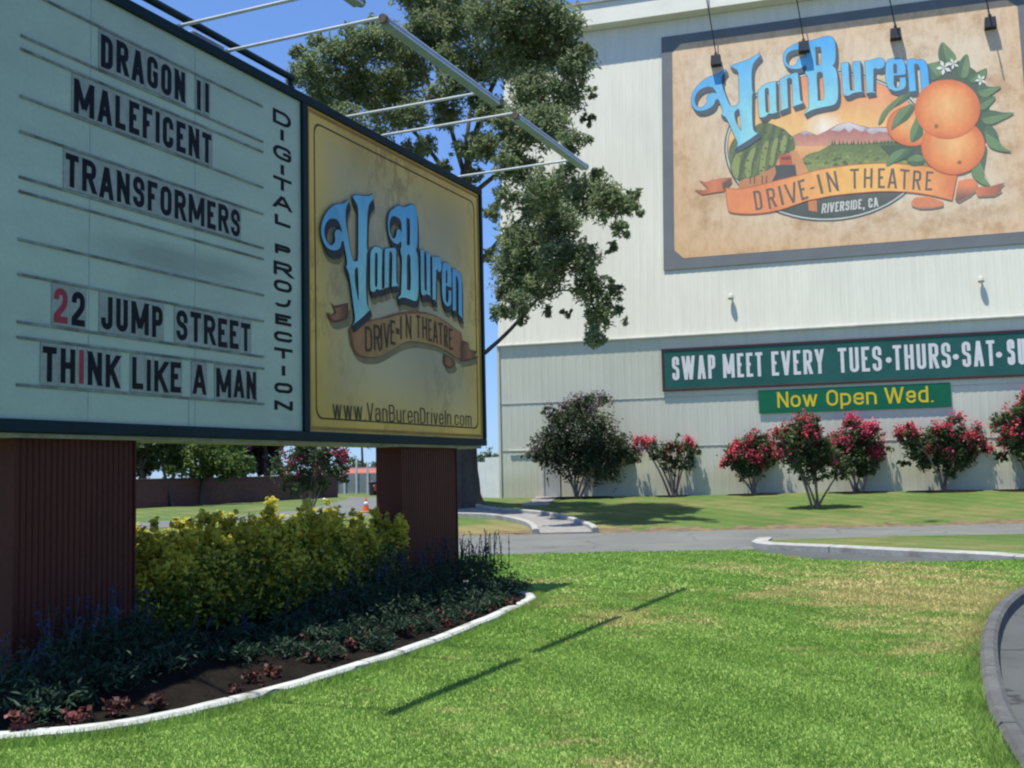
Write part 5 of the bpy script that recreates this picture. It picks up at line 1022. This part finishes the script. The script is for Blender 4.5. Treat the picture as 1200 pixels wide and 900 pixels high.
def sage(s_, off, h, w, lbl, grp, spikes=9, nleaf=620):
    b = bed_pt(s_, off); t = thing('salvia', lbl, 'flower', tuple(b), None, grp)
    C = cluster([(b + Z * h * .4, (w, w, h * .42))], nleaf, 8, .3, .25); leaf_mesh('foliage', C, .058, M_sage, None, t, .26, .1, -.5)
    mb = MB(); F = []
    for _ in range(spikes):
        a = RNG.uniform(0, 2 * pi); q = b + np.array([cos(a) * w * RNG.uniform(.1, .8), sin(a) * w * RNG.uniform(.1, .8), h * .5]); e = q + np.array([RNG.normal(0, .04), RNG.normal(0, .04), h * RNG.uniform(.5, .95)]); mb.tube([q, e], [.005, .003], 4); F += [q + (e - q) * u + RNG.normal(0, .007, 3) for u in np.linspace(.35, 1, 13)]
    if spikes: mb.build('stalk', M_sage, t, True); leaf_mesh('flower_spike', np.array(F), .024, M_blue, None, t, .7, 0)
gs = 'blue salvia in front of the pillars'
for s_, off, h, w, lbl, sp in [(-7.0, .22, .34, .3, 'blue salvia at the left foot of the near pillar', 12), (-6.65, .2, .36, .28, 'blue salvia in front of the near pillar, second from its left edge', 12), (-6.3, .12, .34, .27, 'blue salvia at the right front of the near pillar', 10), (-6.0, .36, .16, .18, 'low salvia just right of the near pillar', 3), (-5.5, .5, .15, .2, 'low green salvia in front of the first hedge shrub', 2), (-4.9, .52, .17, .22, 'low green salvia in front of the second hedge shrub', 3), (-4.3, .46, .24, .26, 'salvia below the middle of the hedge', 4), (-3.7, .4, .33, .32, 'spreading salvia below the tallest hedge shrub', 5), (-3.1, .38, .36, .32, 'bluish salvia below the darker hedge shrub', 7), (-2.5, .34, .38, .32, 'bluish salvia left of the far pillar', 9), (-1.95, .3, .4, .3, 'flowering salvia at the left front of the far pillar', 11), (-1.4, .3, .42, .3, 'flowering salvia in front of the far pillar', 12), (-.85, .22, .44, .3, 'salvia at the right front edge of the far pillar', 12), (-.35, .2, .5, .32, 'tallest dark salvia with upright spikes at the bed tip', 14)]: sage(s_, off, h, w, lbl, gs, sp)
for s_, off in ((-3.9, .66), (-3.4, .68), (-2.8, .66), (-2.2, .64), (-1.6, .62), (-1.0, .58), (-.5, .5), (-6.5, .52), (-7.0, .55), (-7.4, .55), (-5.9, .7), (-5.5, .78), (-5.1, .72), (-4.75, .84), (-4.4, .74), (-4.05, .9), (-3.7, .98), (-5.3, 1.0), (-4.6, 1.08), (-3.2, .98), (-2.7, .94), (-2.2, .9), (-1.7, .86)): sage(s_, off, .2 if off < .69 else .13, .3 if off < .69 else .22, 'low spike-less salvia in the front row of the bed, behind the begonias', 'low salvia in the front row', 0, 560)
sage(-7.4, .3, .32, .3, 'leftmost blue salvia at the picture edge', gs, 12); sage(-.2, -.35, .42, .3, 'salvia behind the far pillar at the bed tip', gs, 12)
BG = [(25, 851), (90, 843), (138, 836), (184, 826), (275, 809), (300, 799), (322, 791), (361, 778), (397, 770), (427, 755), (444, 751), (460, 742), (476, 745), (486, 735), (500, 737), (510, 729), (524, 732), (535, 722), (548, 724), (560, 714), (574, 713), (586, 704), (598, 707), (412, 762), (380, 765), (350, 768)]
WHO = ['at the near left picture edge', 'reddest, left of the near pillar corner', 'pinkish, below the near pillar corner', 'sparse brown, right of the near pillar']
for i, (px, py) in enumerate(BG):
    p = gnd(px, py, .13); p[2] = bed_z(p[0], p[1]); big = i < 3
    lbl = 'bronze begonia ' + WHO[i] if i < 4 else 'small bronze begonia in the row along the white kerb'
    t = thing('begonia', lbl, 'flower', tuple(p), None, 'bronze begonias along the kerb' if i >= 4 else 'bronze begonias at the near end of the bed')
    h = .12 if big else RNG.uniform(.06, .1); C = cluster([(p + Z * h * .55, (.07, .07, h * .55))], 90, 8, .4, .2); leaf_mesh('foliage', C, .04, [M_bego, M_begf], (RNG.random(len(C)) < (.4 if big else .1)).astype(int), t, .8, .4)
    mb = MB(); mb.tube([p - Z * .02, p + Z * h * .6], [.008, .005], 5); mb.build('stem', M_bego, t, True)

# ================================================================== BACKGROUND
# brick wall behind the far lawn
M_brick, nt_, b_ = new_mat('red brick'); co_ = nt_.nodes.new('ShaderNodeTexCoord').outputs['UV'] if False else nt_.nodes.new('ShaderNodeTexCoord').outputs['Object']
mp = nt_.nodes.new('ShaderNodeMapping'); mp.inputs['Rotation'].default_value = (radians(90), 0, 0); nt_.links.new(co_, mp.inputs[0])
bk_ = node(nt_, 'ShaderNodeTexBrick', Scale=2.2); bk_.inputs['Color1'].default_value = (.13, .045, .035, 1); bk_.inputs['Color2'].default_value = (.085, .034, .03, 1); bk_.inputs['Mortar'].default_value = (.1, .075, .065, 1); bk_.inputs['Mortar Size'].default_value = .012
nt_.links.new(mp.outputs[0], bk_.inputs['Vector']); nt_.links.new(bk_.outputs[0], b_.inputs['Base Color']); b_.inputs['Roughness'].default_value = .9
w0, w1 = gnd(40, 603, .05), gnd(396, 583, .05); w0[2] = w1[2] = 0
ax = unit([w1[0] - w0[0], w1[1] - w0[1], 0]); an = np.array([ax[1], -ax[0], 0]); Lw = np.linalg.norm((w1 - w0)[:2])
bw_ = thing('brick_wall', 'long low dark red brick wall behind the far lawn', 'wall', tuple(w0), (ax, np.cross(Z, ax), Z))
mb = MB(); mb.bbox(-12, Lw, 0, .22, -.1, 1.42); mb.build('wall', M_brick, bw_)
mb = MB(); mb.bbox(-12.03, Lw + .03, -.04, .26, 1.42, 1.52, 0, .015); mb.build('coping', mat('brick coping', (.09, .05, .04), .25, 4, .9), bw_)
# trees round the brick wall
def bg_tree(label, base, trunk, lobes, n, lf, lsz=.3, grp=None, tr=.16):
    t = thing('garden_tree', label, 'tree', tuple(base), None, grp)
    mb = MB(); P = [base - Z * .1] + trunk; mb.tube(smooth_line(P, 4), list(np.linspace(tr, tr * .4, (len(P) - 1) * 4 + 1)), 8)
    for c, r in lobes[:5]: mb.tube([trunk[-1], trunk[-1] * .4 + c * .6 + RNG.normal(0, .1, 3), c], [tr * .4, tr * .25, .03], 6)
    mb.build('trunk', M_bark, t, True, True)
    leaf_mesh('crown', cluster(lobes, n, 14, .26, .4), lsz, lf, None, t, .55, .3, .1); return t
def plobes(Y, lst): return [(atY(x, y, Y + RNG.uniform(-.8, .8)), (r * Y / FPX, r * Y / FPX, r * Y / FPX * .85)) for x, y, r in lst]
g_ = 'trees by the brick wall'
Yf = 56; b = gnd(178, 594, .05); bg_tree('dark-trunked tree by the brick wall, nearest the near pillar', b, [atY(172, 575, b[1]), atY(166, 550, b[1])], plobes(b[1], [(150, 520, 26), (176, 518, 26), (168, 548, 18), (184, 530, 18), (165, 495, 30), (190, 540, 14), (140, 545, 16), (195, 505, 18), (170, 470, 26)]), 4200, [M_bgB], .26, g_, .3)
b = gnd(203, 594, .05); bg_tree('slim leaning tree second from the near pillar', b, [atY(198, 575, b[1]), atY(190, 545, b[1])], plobes(b[1], [(196, 525, 16), (210, 505, 20), (190, 495, 18), (206, 542, 12)]), 2200, M_bgB, .26, g_, .14)
b = gnd(236, 592, .05); bg_tree('bushy bright green tree with a dark forked trunk at the brick wall', b, [atY(237, 576, b[1]), atY(240, 560, b[1])], plobes(b[1], [(232, 545, 20), (256, 540, 22), (280, 542, 16), (220, 530, 18), (240, 525, 18), (262, 552, 14), (214, 545, 10)]), 4200, M_bgA, .24, g_, .28)
b = gnd(262, 590, .05); bg_tree('leaning bare-stemmed tree right of the forked one', b, [atY(266, 574, b[1]), atY(276, 560, b[1])], plobes(b[1], [(276, 548, 12), (288, 544, 10)]), 700, M_bgA, .24, g_, .14)
Yb = 78; b = np.array([*atY(225, 560, Yb)[:2], 0]); bg_tree('tall bright green tree rising behind the brick wall', b, [b + Z * 2, b + Z * 4], plobes(Yb, [(205, 552, 16), (215, 520, 30), (245, 512, 30), (272, 525, 22), (232, 485, 34), (262, 490, 28), (290, 548, 14)]), 6000, M_bgA, .34, g_, .3)
b = np.array([*atY(286, 560, 84)[:2], 0]); bg_tree('mid green tree behind the wall, left of the purple one', b, [b + Z * 2, b + Z * 4], plobes(84, [(275, 530, 20), (292, 520, 20), (284, 500, 24), (304, 548, 12), (276, 552, 14)]), 4000, [M_bgA], .34, g_, .3)
b = np.array([*atY(312, 560, 70)[:2], 0]); bg_tree('dark purple plum tree behind the small myrtle', b, [b + Z * 1.5, b + Z * 3], plobes(70, [(306, 530, 18), (320, 522, 16), (312, 545, 14), (298, 520, 16), (310, 500, 24), (322, 540, 8)]), 4200, M_bgC, .28, g_, .25)
b = np.array([*atY(120, 560, 80)[:2], 0]); bg_tree('broad dark tree behind the brick wall, beside the near pillar', b, [b + Z * 2, b + Z * 4], plobes(80, [(110, 520, 30), (80, 525, 30), (140, 530, 24), (110, 490, 34), (165, 540, 20), (185, 525, 22), (196, 548, 14), (178, 505, 22)]), 6000, M_bgB, .34, g_, .3)

# gate, fence and orange-roofed stalls at the end of the side road
M_mesh = mat('gate sheet grey', (.27, .29, .29), .15, 2, .6); M_post = mat('white painted post', (.6, .6, .58), .1, 4, .6); M_orange = mat('orange roof', (.34, .12, .08), .2, .5, .7)
g0_ = gnd(394, 581, 0); g0_[2] = 0; gY = g0_[1]
gt = thing('sheet_gate', 'grey sheet gate with white posts at the end of the side road', 'gate', tuple(g0_)); k_ = gY / FPX
gx = lambda px: (px - 394) * k_
mb = MB(); n = 40; mb.bbox(gx(394), gx(520), 0, .05, .15, 1.55); mb.build('sheet', M_mesh, gt)
for px, hh in ((394, 1.9), (404, 2.4), (418, 2.5), (431, 2.3), (444, 2.2), (470, 2.2), (500, 2.2)): mb = MB(); mb.bbox(gx(px) - .07, gx(px) + .07, -.08, .06, -.05, hh, 0, .01); mb.build('post', M_post, gt)
st = thing('market_stalls', 'long low stall roof in orange behind the grey gate', 'stall', (g0_[0], gY + 8, 0))
mb = MB(); mb.box((gx(385), -1.5, 1.5), (gx(560) - gx(385), 0, 0), (0, 4, .42), (0, .02, .1)); mb.box((gx(385), -1.5, 1.42), (gx(560) - gx(385), 0, 0), (0, .05, 0), (0, 0, .14)); mb.build('roof', M_orange, st)
mb = MB()
for i in range(8): x = gx(390 + i * 22); mb.bbox(x - .06, x + .06, -1.2, -1.1, -.05, 1.62)
mb.build('post', M_post, st)
mb = MB(); mb.bbox(gx(386), gx(558), 2.2, 2.35, -.05, 2.1); mb.build('back_wall', M_mesh, st)
for px, yy, lbl in ((424, 100, 'slim fan palm far beyond the gate'),):
    b = atY(px, 556, 150); b[2] = 0; t = thing('palm_tree', lbl, 'tree', tuple(b)); top_ = atY(px, 522, 150)
    mb = MB(); mb.tube([b, b * .5 + top_ * .5 + np.array([.1, 0, 0]), top_], [.22, .16, .14], 7); mb.build('trunk', M_bark, t, True)
    mb = MB()
    for i in range(26):
        a = RNG.uniform(0, 2 * pi); e = RNG.uniform(-.5, .9); d = np.array([cos(a) * cos(e), sin(a) * cos(e), sin(e)]); s_ = np.cross(d, Z); s_ = unit(s_) * .16
        mb.add([top_, top_ + d * .8 + s_, top_ + d * 1.5 - Z * .25, top_ + d * .8 - s_], [(0, 1, 2, 3)])
    mb.build('frond', M_bgB, t, True)
for px, Y, rr_, hh, lf_, lbl in ((372, 190, 2.6, 3.2, M_bgB, 'distant dark tree showing beside the small myrtle'), (412, 175, 2.4, 4.2, M_bgA, 'distant pale green round tree over the gate'), (436, 180, 3.4, 3.4, M_bgB, 'distant dark tree over the right part of the gate'), (455, 185, 3.2, 3.6, M_bgB, 'distant dark tree over the far pillar edge'), (566, 150, 2.2, 3.8, M_bgB, 'distant tree just right of the big trunk'), (578, 160, 2.4, 4.6, M_bgA, 'distant tree over the white fence by the tower corner'), (590, 158, 2.4, 4.2, M_bgB, 'distant tree at the very corner of the tower')):
    b = atY(px, 556, Y); b[2] = 0; bg_tree(lbl, b, [b + Z * hh * .3, b + Z * hh * .5], [(b + Z * hh * .7, (rr_, rr_, hh * .35)), (b + Z * hh * .55 + np.array([rr_ * .6, 0, 0]), (rr_ * .6, rr_ * .6, hh * .3)), (b + Z * hh * .5 - np.array([rr_ * .6, 0, 0]), (rr_ * .7, rr_ * .7, hh * .28))], 900, lf_, .5, 'distant trees on the horizon', .22)
# white fence running back from the tower corner
M_wf = mat('white sheet fence', (.7, .71, .64), .1, 2, .6)
f0 = np.array([*(WP - WN * .1 - WW * .02)[:2], 0]); fdir = unit([-.36, 1, 0]); fn_ = np.array([fdir[1], -fdir[0], 0])
wf = thing('sheet_fence', 'white ribbed sheet fence stepping down from the tower corner', 'fence', tuple(f0), (fdir, -fn_, Z))
for i, (a, b_, h) in enumerate(((0, 1.6, 2.0), (1.6, 3.2, 1.85), (3.2, 4.8, 1.75), (4.8, 8, 1.7))):
    mb = MB(); ribbed(mb, a, b_, 0, h, lambda x, y, z: (x, -z - .01, y), .2, .02); mb.bbox(a, b_ - .01, .0, .04, 0, h); mb.build('panel', M_wf, wf)
for a, h in ((2.0, 1.75), (3.7, 1.62)): mb = MB(); mb.tube([(a, -.05, h), (a, -.16, h + .02), (a, -.3, h - .06)], [.06, .09, .13], 8); mb.build('lamp', M_dark, wf)

# traffic cone
M_cone = mat('cone orange', (.62, .1, .02), .1, 5, .5); M_cw = mat('cone white band', (.7, .7, .68), .08, 5, .5)
c = gnd(429, 600, .085); cone = thing('traffic_cone', 'orange traffic cone with a white band on the side road', 'traffic cone', tuple(c))
cone.scale = (.8, .8, .8)
mb = MB(); mb.bbox(-.22, .22, -.22, .22, 0, .05, 0, .02); mb.build('base', M_cone, cone)
mb = MB(); mb.lathe([(.17, .05), (.155, .12), (.105, .32), (.06, .52), (.035, .66), (.03, .68)]); mb.build('cone', M_cone, cone, smooth=True)
mb = MB(); mb.lathe([(.108, .325), (.113, .328), (.075, .48), (.07, .482)]); mb.build('band', M_cw, cone, smooth=True)
# red car half hidden behind the far pillar
M_red_p = mat('red car paint', (.35, .03, .025), .08, 3, .3, 40, 0, .5); M_gls = mat('car glass', (.02, .025, .03), .1, 3, .1, 40, 0, .6); M_tyre = mat('tyre', (.02, .02, .02), .2, 8, .9)
c = gnd(476, 580.5, .0); c[2] = 0
car = thing('parked_car', 'red car beyond the gate, mostly hidden by the far pillar', 'car', tuple(c))
prof = [(-2.1, .35), (-2.12, .7), (-1.95, .88), (-1.35, .95), (-.85, 1.38), (.75, 1.4), (1.35, .95), (1.95, .88), (2.1, .65), (2.08, .35)]
def hull(mb, prof, w, wt): n = len(prof); vs = [(x, -w + (wt if z > 1 else 0), z) for x, z in prof] + [(x, w - (wt if z > 1 else 0), z) for x, z in prof]; mb.add(vs, [tuple(range(n)), tuple(range(2 * n - 1, n - 1, -1))] + [(i, i + n, (i + 1) % n + n, (i + 1) % n) for i in range(n)])
mb = MB(); hull(mb, prof, .85, .14); mb.build('body', M_red_p, car)
mb = MB(); mb.add([(-1.2, -.86, 1.0), (-.8, -.73, 1.33), (.7, -.73, 1.33), (1.15, -.86, 1.0)], [(0, 3, 2, 1)]); mb.add([(-1.37, -.72, .99), (-1.37, .72, .99), (-.9, .65, 1.37), (-.9, -.65, 1.37)], [(0, 3, 2, 1)]); mb.build('window', M_gls, car)
for x in (-1.3, 1.3):
    for y in (-.88, .7): mb = MB(); mb.tube([(x, y, .32), (x, y + .18, .32)], .32, 16); mb.build('wheel', M_tyre, car)
for y in (-.6, .6): mb = MB(); mb.bbox(-2.15, -2.08, y - .15, y + .15, .62, .76, 0, .02); mb.build('tail_light', M_cw, car)
c = gnd(437, 581.5, 0); c[2] = 0; bn = thing('rubbish_bin', 'dark upright bin in front of the grey gate', 'bin', tuple(c))
mb = MB(); mb.lathe([(.2, 0), (.24, .05), (.27, .9)], n=12); mb.build('body', M_dark, bn); mb = MB(); mb.lathe([(.29, .9), (.29, .96), (.15, 1.05), (.05, 1.07)], n=12); mb.build('lid', M_dark, bn)
c = gnd(380, 585.5, .05); mb = MB(); mb.lathe([(.28, 0), (.3, .1), (.2, .2), (.06, .26)], n=9); o = mb.build('stone', M_cw); o.location = tuple(c); o.scale = (.4, .3, .35); tag(o, 'small white stone on the far lawn by the side road', 'stone')
